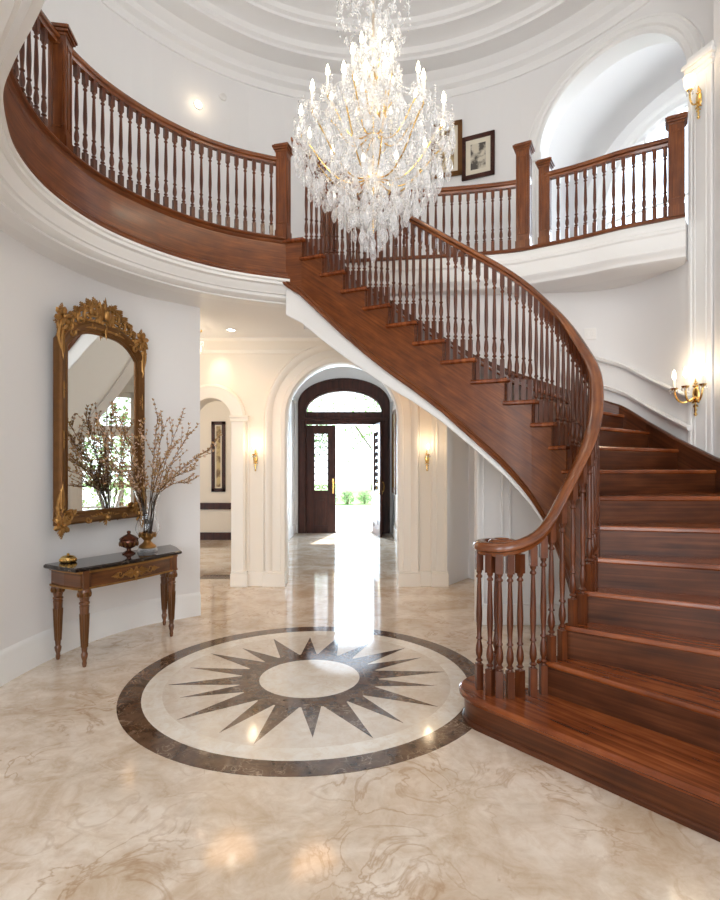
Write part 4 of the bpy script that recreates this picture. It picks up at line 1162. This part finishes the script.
mb = MB(); mb.lathe([(.056, .034), (.056, .04), (.04, .052), (.015, .058), (.009, .062), (.011, .07), (.0, .075)], c, n=20); mb.build('box_lid', M_brass, tb, smooth=True)
# dried branches: tips in the picture, at a depth near the vase
tips = [(113, 414, 4.85), (98, 424, 4.75), (95, 438, 4.70), (120, 419, 5.1), (158, 415, 5.0), (163, 427, 5.15), (180, 421, 4.9), (189, 434, 5.05), (214, 446, 4.85), (193, 470, 4.75), (188, 483, 5.0), (140, 432, 4.6), (131, 445, 5.2), (170, 448, 4.65), (104, 462, 4.75), (122, 488, 4.65)]
rb_ = random.Random(3)
for i, (u, v_, y) in enumerate(tips):
    while True:
        k = (u - 360) / FPX; x = k * y
        xm = mm.x + (y - mm.y) * md.x / md.y if ML.y < y < MRr.y else -9
        xw = max(p.x for p in WL if abs(p.y - y) < .16)
        if u > 190 or (x - xm > .13 and x - xw > .09): break
        y -= .05
    tip = V((x, y, H - (v_ - VH) / FPX * y))
    a0 = rb_.random() * 6.28
    base = V((VS.x + .03 * cos(a0), VS.y + .03 * sin(a0), TZ + .16)); hd = V((tip.x - VS.x, tip.y - VS.y, 0)); hd = hd.normalized() * min(.085, hd.length * .3)
    neck = V((VS.x, VS.y, TZ + .50)) + hd
    mid = neck.lerp(tip, .5) + V((0, 0, .05))
    P = catmull([base, neck * .5 + base * .5, neck, mid, tip], 7)
    mb = MB(); mb.tube(P, lambda t: .0055 - .0035 * t, 5)
    L_ = len(P)
    def buds(p, d, m=2):
        for _ in range(m):
            q = V((rb_.uniform(-1, 1), rb_.uniform(-1, 1), rb_.uniform(-.4, 1))) + d * .8
            mb.m = 1 if rb_.random() < .6 else 2
            mb.leaf(p, q, V((rb_.uniform(-1, 1), rb_.uniform(-1, 1), 1)), rb_.uniform(.022, .040), rb_.uniform(.006, .011)); mb.m = 0
    for k in range(15, L_):
        d = (P[min(k + 1, L_ - 1)] - P[k - 1]).normalized()
        buds(P[k], d, 3)
        if k % 3 != 1 and k < L_ - 1:
            q = (d + V((rb_.uniform(-.8, .8), rb_.uniform(-.8, .8), rb_.uniform(-.2, .7)))).normalized() * rb_.uniform(.07, .17)
            tw = [P[k] + q * (j / 4) + V((0, 0, .02 * (j / 4) ** 2)) for j in range(5)]
            mb.tube(tw, lambda t: .0026 - .0014 * t, 4)
            for p in tw[1:]: buds(p, q.normalized(), 3)
    o = mb.build('dried_branch', [M_twig, M_bud, M_bud2], None)
    tag(o, 'thin dried branch with tan buds fanning out of the glass vase', 'branch', 'dried branches in the glass vase')

# ------------------------------------------------------------------ chandelier
CC = V((.10, 4.14)); 
ch = thing('chandelier', 'large tiered crystal chandelier with lit candle bulbs hanging from the dome', 'chandelier', (CC.x, CC.y, 3.09))
cp = lambda r, a, z: (CC.x + r * cos(a), CC.y + r * sin(a), z)
mb = MB(); mb.lathe([(.0, 3.30), (.008, 3.31), (.008, 5.4), (.0, 5.4)], (CC.x, CC.y, 0), n=8); mb.build('stem', M_brass, ch, smooth=True)
mb = MB(); mb.lathe([(.0, 3.32), (.03, 3.34), (.05, 3.40), (.02, 3.45), (.025, 3.6), (.05, 3.66), (.07, 3.74), (.03, 3.82), (.028, 3.9), (.028, 4.2), (.05, 4.25), (.06, 4.32), (.03, 4.38), (.025, 4.5), (.045, 4.58), (.04, 4.66), (.024, 4.74), (.022, 5.3), (.03, 5.34), (.01, 5.4)], (CC.x, CC.y, 0), n=12, caps=False)
mb.build('glass_baluster', M_crystal, ch, smooth=True)
mb = MB(); mb.tube([(CC.x, CC.y, 5.35), (CC.x, CC.y, 7.56)], .010, 6)
mb.lathe([(.0, 7.5), (.10, 7.53), (.12, 7.6), (.0, 7.6)], (CC.x, CC.y, 0), n=16)
mb.build('hanging_chain', M_brass, ch)
arms = []
def tier(n, r, zc, z0, off, hub):
    for k in range(n):
        a = 2 * PI * k / n + off
        pts = []
        for j in range(13):
            f = j / 12; rr = hub + (r - hub) * f
            zz = z0 + (zc - .10 - z0) * f ** 1.6 - .09 * sin(PI * min(1, f * 1.15)) + .0
            pts.append(cp(rr, a, zz))
        pts.append(cp(r, a, zc - .06))
        m = MB(); m.tube(pts, .006, 5); arm = m.build('arm', M_brass, ch, smooth=True)
        m = MB(); m.lathe([(.008, -.07), (.03, -.062), (.052, -.04), (.056, -.034), (.0, -.05)], cp(r, a, zc), n=14, caps=False); m.build('drip_pan', M_crystal, arm)
        m = MB(); m.lathe([(.011, -.05), (.011, .055), (.0, .055)], cp(r, a, zc), n=8); m.build('candle', M_candle, arm)
        m = MB(); m.lathe([(.006, .055), (.016, .075), (.014, .10), (.006, .13), (.0, .145)], cp(r, a, zc), n=8, caps=False); m.build('bulb', M_bulb, arm, smooth=True)
        arms.append((r, a, zc))
tier(12, .545, 4.10, 3.72, .13, .04)
tier(8, .36, 4.36, 4.05, .35, .04)
tier(6, .14, 4.40, 4.25, .1, .03)
tier(4, .10, 4.66, 4.52, .5, .02)
# crystals
drops = []; rc = random.Random(11)
def ringdrop(r, z, n, size, off=0, strand=0):
    for k in range(n):
        a = 2 * PI * (k + off) / n + rc.uniform(-.03, .03); drops.append((cp(r + rc.uniform(-.01, .01), a, z + rc.uniform(-.03, .03)), size * rc.uniform(.85, 1.15)))
ringdrop(.60, 3.98, 30, .105); ringdrop(.57, 3.86, 28, .115, .5); ringdrop(.50, 3.74, 24, .12); ringdrop(.43, 3.66, 20, .12, .5); ringdrop(.34, 3.58, 16, .13); ringdrop(.26, 3.50, 12, .13, .5)
ringdrop(.18, 3.42, 10, .12); ringdrop(.10, 3.32, 7, .11); ringdrop(.05, 3.25, 4, .10); drops.append((cp(0, 0, 3.22), .14))
vis = sorted(drops, key=lambda d: -d[1] / (V(d[0]) - V((0, 0, H))).length ** 1.0)
front = sorted(drops, key=lambda d: d[0][1] - .4 * d[1])
for c, s in front[:100]:
    m = MB(); m.crystal(c, s * .22, s); m.octa((c[0], c[1], c[2] + .012), .009); m.build('crystal_drop', M_crystal, ch)
mb = MB()
for c, s in front[100:]: mb.crystal(c, s * .22, s); mb.octa((c[0], c[1], c[2] + .012), .009)
# hanging strands above each drop ring and draped chains
for c, s in drops:
    for k in range(1, 7): mb.octa((c[0], c[1], c[2] + .012 + .024 * k), .0095)
def drape(p, q, sag, n, r=.010):
    for k in range(n + 1):
        f = k / n; x = V(p).lerp(V(q), f); mb.octa((x.x, x.y, x.z - sag * 4 * f * (1 - f)), r)
A12 = [a for a in arms if abs(a[0] - .545) < .01]; A8 = [a for a in arms if abs(a[0] - .36) < .01]; A6 = [a for a in arms if abs(a[0] - .14) < .01]; A4 = arms[-4:]
for S in (A12, A8, A6, A4):
    for i in range(len(S)):
        r, a, z = S[i]; r2, a2, z2 = S[(i + 1) % len(S)]
        drape(cp(r, a, z - .05), cp(r2, a2, z2 - .05), .10 * r / .5 + .03, 14)
        drape(cp(r, a, z - .05), cp(.05, a, z + .30), .10, 22)
        drape(cp(r, a, z - .05), cp(.03, a + .3, z - .25), .12, 20)
        for k in range(8):
            b = 2 * PI * k / 8
            c = cp(r, a, z - .045); c = (c[0] + .05 * cos(b), c[1] + .05 * sin(b), c[2]); mb.octa((c[0], c[1], c[2] - .012), .007); mb.crystal((c[0], c[1], c[2] - .02), .012, .055)
# bowl and body fills
def fill(n, zs, rs, jit, size):
    for _ in range(n):
        f = rc.random(); i = min(len(zs) - 2, int(f * (len(zs) - 1))); u = f * (len(zs) - 1) - i
        z = zs[i] + (zs[i + 1] - zs[i]) * u; r = (rs[i] + (rs[i + 1] - rs[i]) * u) * rc.uniform(jit, 1)
        a = rc.random() * 2 * PI
        if rc.random() < .55: mb.crystal(cp(r, a, z), size * .28, size * rc.uniform(.7, 1.3))
        else: mb.octa(cp(r, a, z), size * .2)
fill(520, [3.42, 3.6, 3.8, 4.0], [.14, .33, .48, .56], .45, .07)
fill(330, [4.0, 4.15, 4.3], [.48, .34, .24], .3, .06)
fill(260, [4.3, 4.42, 4.55, 4.66], [.24, .23, .20, .11], .3, .055)
fill(330, [4.66, 4.76, 4.88, 5.02, 5.15, 5.3], [.10, .22, .27, .27, .18, .06], .35, .06)
fill(160, [3.45, 4.0, 4.6, 5.2], [.07, .10, .08, .06], .6, .06)
for z, r in ((3.98, .60), (3.86, .57), (3.74, .50), (3.58, .34), (5.02, .28), (4.88, .28), (4.5, .22)):
    n = int(r * 110)
    for k in range(n): mb.octa(cp(r, 2 * PI * k / n, z + .01), .010)
st = mb.build('crystal_strands', M_crystal, ch); st['kind'] = 'stuff'
for z, r in ((3.99, .60), (3.75, .50), (3.59, .34), (5.0, .27), (4.5, .21)):
    mb = MB(); mb.tube([cp(r, 2 * PI * k / 40, z) for k in range(41)], .0035, 4, caps=False); mb.build('ring', M_crystal, ch, smooth=True)
for k in range(6):
    a = 2 * PI * k / 6 + .13
    mb = MB(); mb.tube([cp(.60, a, 3.99), cp(.50, a, 3.75), cp(.34, a, 3.59), cp(.05, a, 3.42)], .003, 4); mb.build('rib', M_crystal, ch, smooth=True)

# ------------------------------------------------------------------ sconces, pictures, small wall things
def sconce(name, label, pos, n, arms_n=1, size=1.0, shade=False):
    n = V((n[0], n[1], 0)).normalized(); t = V((-n.y, n.x, 0))
    M = Matrix(((t.x, 0, n.x, pos[0]), (t.y, 0, n.y, pos[1]), (0, 1, 0, pos[2]), (0, 0, 0, 1))) @ Matrix.Diagonal((size, size, size, 1))
    r = thing(name, label, 'wall light', pos)
    mb = MB(); mb.ball((0, 0, .006), .045, 12, 6, M=M, sc3=(.7, 1.5, .25))
    acan(mb, M, 0, -.05, -PI / 2, .12, .024, .016, 4); acan(mb, M, 0, .05, PI / 2, .07, .02, .016, 4)
    mb.ball((0, -.16, .01), .014, 6, 5, M=M)
    mb.build('back_plate', M_brass, r, smooth=True)
    xs = {1: [0], 2: [-.085, .085], 3: [-.12, 0, .12]}[arms_n]
    for x in xs:
        zz = .09 if x else .12
        mb = MB(); mb.tube([(x * (1 - (1 - k / 10) ** 1.5), -.02 - .055 * sin(PI * k / 10) + .06 * (k / 10) ** 2, .012 + (zz - .012) * sin(PI / 2 * k / 10)) for k in range(11)], .0075, 6, M=M)
        mb.lathe([(.006, .03), (.024, .045), (.028, .055), (.0, .05)], (0, 0, 0), n=10, M=M @ Matrix.Translation((x, 0, zz)) @ Matrix.Rotation(-PI / 2, 4, 'X'), caps=False)
        arm = mb.build('arm', M_brass, r, smooth=True)
        Mk = M @ Matrix.Translation((x, 0, zz)) @ Matrix.Rotation(-PI / 2, 4, 'X')
        m = MB(); m.lathe([(.010, .045), (.010, .12), (.0, .12)], n=8, M=Mk); m.build('candle', M_candle, arm)
        if shade:
            m = MB(); m.lathe([(.03, .07), (.042, .10), (.05, .17), (.048, .17), (.04, .10), (.028, .07)], n=14, M=Mk, caps=False); m.build('shade', M_shade, arm, smooth=True)
        else:
            m = MB(); m.lathe([(.005, .12), (.014, .14), (.012, .17), (.004, .195), (.0, .20)], n=8, M=Mk, caps=False); m.build('bulb', M_bulb, arm, smooth=True)
        m = MB(); 
        for k in range(6):
            b = 2 * PI * k / 6; m.crystal(Mk @ V((.026 * cos(b), .026 * sin(b), .045)), .007, .035)
        m.build('crystal_trim', M_crystal, arm)
    return r
sconce('wall_sconce', 'small brass candle sconce on the pale panel between the two hall arches', (-1.36, YB - .005, 1.66), (0, -1), 1, .95)
sconce('wall_sconce', 'small brass candle sconce on the panel right of the hall arch', (.872, YB - .005, 1.66), (0, -1), 1, .95)
pp = PA.lerp(PB, .38)
sconce('wall_sconce', 'large brass three-candle sconce on the pilaster beside the stairs', (pp.x + pn.x * .012, pp.y + pn.y * .012, 2.19), (pn.x, pn.y), 3, 1.15)
pp = PA.lerp(PB, .5)
sconce('wall_sconce', 'gilt sconce with glowing shade high on the pilaster by the upper archway', (pp.x + pn.x * .012, pp.y + pn.y * .012, 4.80), (pn.x, pn.y), 1, 1.0, True)

def picture(label, pos, n, w, h, fw, fmat, art, mat_w=.0, depth=.03):
    n = V((n[0], n[1], 0)).normalized(); t = V((-n.y, n.x, 0))
    M = Matrix(((t.x, 0, n.x, pos[0]), (t.y, 0, n.y, pos[1]), (0, 1, 0, pos[2]), (0, 0, 0, 1)))
    r = thing('framed_picture', label, 'picture', pos)
    mb = MB(); x, y = w / 2, h / 2
    for lo, hi, in (((-x, -y, 0), (-x + fw, y, depth)), ((x - fw, -y, 0), (x, y, depth)), ((-x, -y, 0), (x, -y + fw, depth)), ((-x, y - fw, 0), (x, y, depth))): mb.bbox(lo, hi, M=M)
    mb.build('frame', fmat, r, bevel=.006)
    mb = MB(); mb.bbox((-x + fw * .8, -y + fw * .8, 0), (x - fw * .8, y - fw * .8, depth * .4), M=M); mb.build('mount', M_ivory, r)
    mb = MB(); mb.bbox((-x + fw + mat_w, -y + fw + mat_w, depth * .3), (x - fw - mat_w, y - fw - mat_w, depth * .5), M=M); mb.build('print', art, r)
    return r
def on_upper(u, v_):
    k = (u - 360) / FPX; lo, hi = 2.0, 9.0
    for _ in range(60):
        m = (lo + hi) / 2
        if (k * m - UC.x) ** 2 + (m - UC.y) ** 2 < (UR - .006) ** 2: lo = m
        else: hi = m
    p = V((k * lo, lo, H + (VH - v_) / FPX * lo)); n = (UC - p.xy).normalized(); return p, n
p, n = on_upper(478.5, 157); picture('dark wood framed print with cream mount on the upper gallery wall', p + V((n.x, n.y, 0)) * .012, n, .44, .58, .055, M_door, M_art1, .065)
p, n = on_upper(447, 151); picture('gold framed picture on the upper wall partly behind the chandelier', p + V((n.x, n.y, 0)) * .015, n, .42, .74, .06, M_gilt_dark, M_art2, .05)
picture('tall narrow dark framed panel in the passage beyond the small arch', (-3.06, 11.79, 1.80), (0, -1), .30, 1.52, .075, M_door, M_art2, .03)
picture('tall gilt framed picture on the right wall of the entrance vestibule', (VX1 - .005, 11.9, 1.95), (-1, 0), 1.25, 1.9, .12, M_gilt_dark, M_art2, .0, .05)
def disc(name, part1, part2, label, cat, p, n, r, m1, m2):
    n = V((n[0], n[1], 0)) if len(n) == 2 else V(n)
    q = n.to_track_quat('Z', 'Y').to_matrix().to_4x4()
    M = Matrix.Translation(p) @ q
    t = thing(name, label, cat, p)
    mb = MB(); mb.lathe([(r * .7, .0), (r, .0), (r, .012), (r * .72, .016)], n=24, M=M, caps=False); mb.build(part1, m1, t, smooth=True)
    mb = MB(); mb.lathe([(.0, .010), (r * .74, .008), (r * .74, .0)], n=24, M=M, caps=False); mb.build(part2, m2, t)
    return t
p, n = on_upper(198, 105); disc('wall_spotlight', 'trim_ring', 'lens', 'round lit recessed spotlight in the upper left wall', 'spotlight', p, n, .06, M_plastic, M_lamp)
p, n = on_upper(223, 97); disc('smoke_detector', 'base_ring', 'cover', 'small white round detector beside the lit spotlight on the upper wall', 'detector', p, n, .045, M_plastic, M_plastic)
# switch plate on the stair wall
def on_stairwall(u, v_):
    best = min(SWP, key=lambda p: abs(360 + FPX * p.x / p.y - u) + (100 if p.x < 1.5 else 0)); return V((best.x, best.y, H + (VH - v_) / FPX * best.y)), best
p, b_ = on_stairwall(587, 334)
i = SWP.index(b_); tt = (SWP[i + 1] - SWP[i - 1]).xy.normalized(); nn = V((tt.y, -tt.x)); nn = nn if nn.y < 0 else -nn
t3 = V((-nn.y, nn.x, 0)); M = Matrix(((t3.x, 0, nn.x, p.x), (t3.y, 0, nn.y, p.y), (0, 1, 0, p.z), (0, 0, 0, 1)))
sw = thing('light_switch', 'white double switch plate on the plain wall above the stairs', 'light switch', p)
mb = MB(); mb.bbox((-.06, -.06, -.004), (.06, .06, .012), M=M); mb.build('plate', M_plastic, sw, bevel=.003)
for x in (-.025, .025):
    mb = MB(); mb.bbox((x - .012, -.025, .01), (x + .012, .025, .018), M=M); mb.build('toggle', M_plastic, sw, bevel=.002)
# hall ceiling lights
def downlight(label, x, y):
    t = thing('ceiling_spotlight', label, 'spotlight', (x, y, 3.2))
    mb = MB(); mb.lathe([(.045, 3.199), (.062, 3.199), (.062, 3.188), (.045, 3.190)], (x, y, 0), n=20, caps=False); mb.build('trim_ring', M_plastic, t, smooth=True)
    mb = MB(); mb.lathe([(.0, 3.194), (.046, 3.193)], (x, y, 0), n=20, caps=False); mb.build('lens', M_lamp, t)
downlight('round lit recessed spotlight in the hall ceiling near the small arch', -1.55, 6.55)
pz = (-1.955, 6.6)
pn_ = thing('pendant_light', 'small glittering crystal pendant under the hall ceiling behind the wall corner', 'pendant light', (*pz, 2.95))
mb = MB(); mb.tube([(*pz, 3.2), (*pz, 3.08)], .006, 6); mb.lathe([(.0, 3.2), (.05, 3.2), (.04, 3.185), (.0, 3.18)], (*pz, 0), n=12); mb.build('rod', M_brass, pn_)
mb = MB()
for k in range(10):
    a = 2 * PI * k / 10; mb.crystal((pz[0] + .05 * cos(a), pz[1] + .05 * sin(a), 3.08), .014, .09)
for k in range(6):
    a = 2 * PI * k / 6; mb.crystal((pz[0] + .025 * cos(a), pz[1] + .025 * sin(a), 3.03), .014, .10)
mb.build('crystal_skirt', M_crystal, pn_)
mb = MB(); mb.ball((*pz, 3.06), .018); mb.build('bulb', M_bulb, pn_, smooth=True)

# ------------------------------------------------------------------ outside
rt = random.Random(5)
def foliage(mb, c, r, n, lf, sz=(1, 1, 1)):
    for _ in range(n):
        while True:
            d = V((rt.uniform(-1, 1), rt.uniform(-1, 1), rt.uniform(-1, 1)))
            if .25 < d.length < 1: break
        p = V(c) + V((d.x * r * sz[0], d.y * r * sz[1], d.z * r * sz[2]))
        mb.leaf(p, V((rt.uniform(-1, 1), rt.uniform(-1, 1), rt.uniform(-1, .4))), V((0, 0, 1)), lf * rt.uniform(.7, 1.3), lf * .32)
def tree(x, y, h, r, label, n=900):
    t = thing('garden_tree', label, 'tree', (x, y, -.04), 'trees in the garden beyond the front door')
    mb = MB(); mb.tube([(x, y, -.04), (x + .1, y, h * .3), (x, y + .1, h * .6)], lambda f: .18 - .1 * f, 7)
    for k in range(5):
        a = k * 1.25; mb.tube([(x, y, h * .45), (x + r * .5 * cos(a), y + r * .5 * sin(a), h * .75)], .05, 5)
    mb.build('trunk', M_bark, t)
    mb = MB()
    for k in range(7):
        a = k * .9; foliage(mb, (x + r * .55 * cos(a), y + r * .5 * sin(a), h * .72 + rt.uniform(-.15, .2) * h), r * .6, n // 7, .24)
    mb.build('crown', M_leafg, t)
tree(-3.6, 30, 5.4, 2.6, 'left leafy garden tree seen through the fanlight'); tree(2.4, 32, 5.6, 2.8, 'leafy garden tree seen through the open doorway')
tree(1.0, 42, 6.6, 3.4, 'farthest garden tree between the other two')
for i, x in enumerate((-1.3, -.55, .2, .95)):
    lb = ['leftmost', 'second from left', 'third from left', 'rightmost'][i]
    o = thing('garden_bush', lb + ' low clipped bush of the row beyond the door', 'bush', (x, 24 + .3 * i, -.04), 'low bushes in the garden')
    mb = MB(); foliage(mb, (x, 24 + .3 * i, .30), .33, 420, .09, (1, .8, .9)); mb.build('leaves', M_leafg, o)
    mb = MB(); mb.tube([(x, 24 + .3 * i, -.04), (x, 24 + .3 * i, .4)], .05, 5); mb.build('stem', M_bark, o)
t = thing('garden_bush', 'tall leafy shrub outside the garden window reflected in the mirror', 'bush', (3.9, 7.9, 0), None)
mb = MB(); foliage(mb, (3.9, 7.9, 1.7), 1.25, 1500, .13, (.9, .9, 1.25)); mb.build('leaves', M_leafg, t)
mb = MB(); mb.tube([(3.9, 7.9, 0), (3.9, 7.9, 1.6)], .05, 5); mb.build('stem', M_bark, t)

# ------------------------------------------------------------------ light
w = bpy.data.worlds.new('world'); sc.world = w; w.use_nodes = True
nt = w.node_tree; bg = nt.nodes['Background']
tc = nt.nodes.new('ShaderNodeTexCoord'); sx = nt.nodes.new('ShaderNodeSeparateXYZ'); nt.links.new(tc.outputs['Generated'], sx.inputs[0])
cr = nt.nodes.new('ShaderNodeValToRGB'); e = cr.color_ramp.elements
e[0].position = .0; e[0].color = (.9, .95, 1, 1); e[1].position = .6; e[1].color = (.62, .80, 1, 1)
nt.links.new(sx.outputs['Z'], cr.inputs[0]); nt.links.new(cr.outputs[0], bg.inputs['Color'])
bg.inputs['Strength'].default_value = 3.2
def area(name, loc, rot, size, sy, power, col=(1, 1, 1), spread=None):
    l = bpy.data.lights.new(name, 'AREA'); l.shape = 'RECTANGLE'; l.size = size; l.size_y = sy; l.energy = power; l.color = col
    if spread: l.spread = spread
    o = bpy.data.objects.new(name, l); COL.objects.link(o); o.location = loc; o.rotation_euler = rot; return o
def point(name, loc, power, col, r=.03):
    l = bpy.data.lights.new(name, 'POINT'); l.energy = power; l.color = col; l.shadow_soft_size = r
    o = bpy.data.objects.new(name, l); COL.objects.link(o); o.location = loc; return o
def spot(name, loc, rot, power, col, ang, blend=.6):
    l = bpy.data.lights.new(name, 'SPOT'); l.energy = power; l.color = col; l.spot_size = R(ang); l.spot_blend = blend; l.shadow_soft_size = .3 if ang > 100 else .05
    o = bpy.data.objects.new(name, l); COL.objects.link(o); o.location = loc; o.rotation_euler = rot; return o
DAY = (1, .985, .97); WARM = (1, .78, .52)
for c in (-1.55, 1.55): area('daylight_window', (c, -3.35, 3.0), (R(90), 0, 0), 1.95, 5.1, 125, DAY)
area('upper_window_daylight', mapR(-.3, .4, 5.6), (R(90), 0, math.atan2(-UN.x, UN.y) + PI), 2.5, 3.0, 110, (.84, .92, 1))
area('entrance_daylight', (DC + .2, YD + .6, 1.5), (R(90), 0, PI), 1.0, 2.5, 190, (.66, .83, 1))
su = bpy.data.lights.new('sun', 'SUN'); su.energy = 14; su.angle = R(1); su.color = (1, .95, .88); so = bpy.data.objects.new('sun', su); COL.objects.link(so); so.rotation_euler = (R(-38), R(10), 0)
for z, p in ((3.62, 2.2), (4.2, 1.2), (5.35, 2.5)): point('chandelier_glow', (CC.x, CC.y, z + .12), p, (1, .86, .66), .12)
for k in range(4):
    a = PI / 4 + k * PI / 2; point('chandelier_glow', cp(.72, a, 4.25), 4, (1, .86, .66), .06)
for x, y in ((-1.55, 6.55), (-.5, 6.3), (.75, 6.6)): spot('hall_downlight', (x, y, 3.17), (0, 0, 0), 30, (1, .54, .24), 150, .8)
spot('wall_wash', (-1.82, 6.86, 3.14), (R(32), 0, 0), 9, WARM, 46, .8)
for x in (-1.36, .872): point('sconce_glow', (x, YB - .17, 1.86), 1.8, WARM, .07)
pp = PA.lerp(PB, .38) + pn * .2; point('sconce_glow', (pp.x, pp.y, 2.44), 2.6, WARM, .05)
pp = PA.lerp(PB, .5) + pn * .17; point('sconce_glow', (pp.x, pp.y, 5.0), .8, WARM, .04)
point('passage_glow', (-3.0, 9.6, 2.9), 45, (1, .82, .6), .1)
p, n = on_upper(198, 105); point('spot_glow', p + V((n.x, n.y, 0)) * .12, .8, WARM, .04)
point('pendant_glow', (pz[0], pz[1], 2.93), 5, WARM, .03)

for o in bpy.data.objects:
    if '_loc' in o: del o['_loc']
sc.view_settings.view_transform = 'Standard'; sc.view_settings.look = 'None'; sc.view_settings.gamma = 1; sc.view_settings.exposure = 0
try: sc.view_settings.use_curve_mapping = False
except Exception: pass
sc.cycles.use_denoising = True
try: sc.cycles.denoiser = 'OPENIMAGEDENOISE'
except Exception: pass
sc.cycles.max_bounces = 10; sc.cycles.diffuse_bounces = 5; sc.cycles.glossy_bounces = 5; sc.cycles.transmission_bounces = 8; sc.cycles.transparent_max_bounces = 12
sc.cycles.caustics_reflective = False; sc.cycles.caustics_refractive = False; sc.cycles.sample_clamp_indirect = 6; sc.cycles.use_adaptive_sampling = False
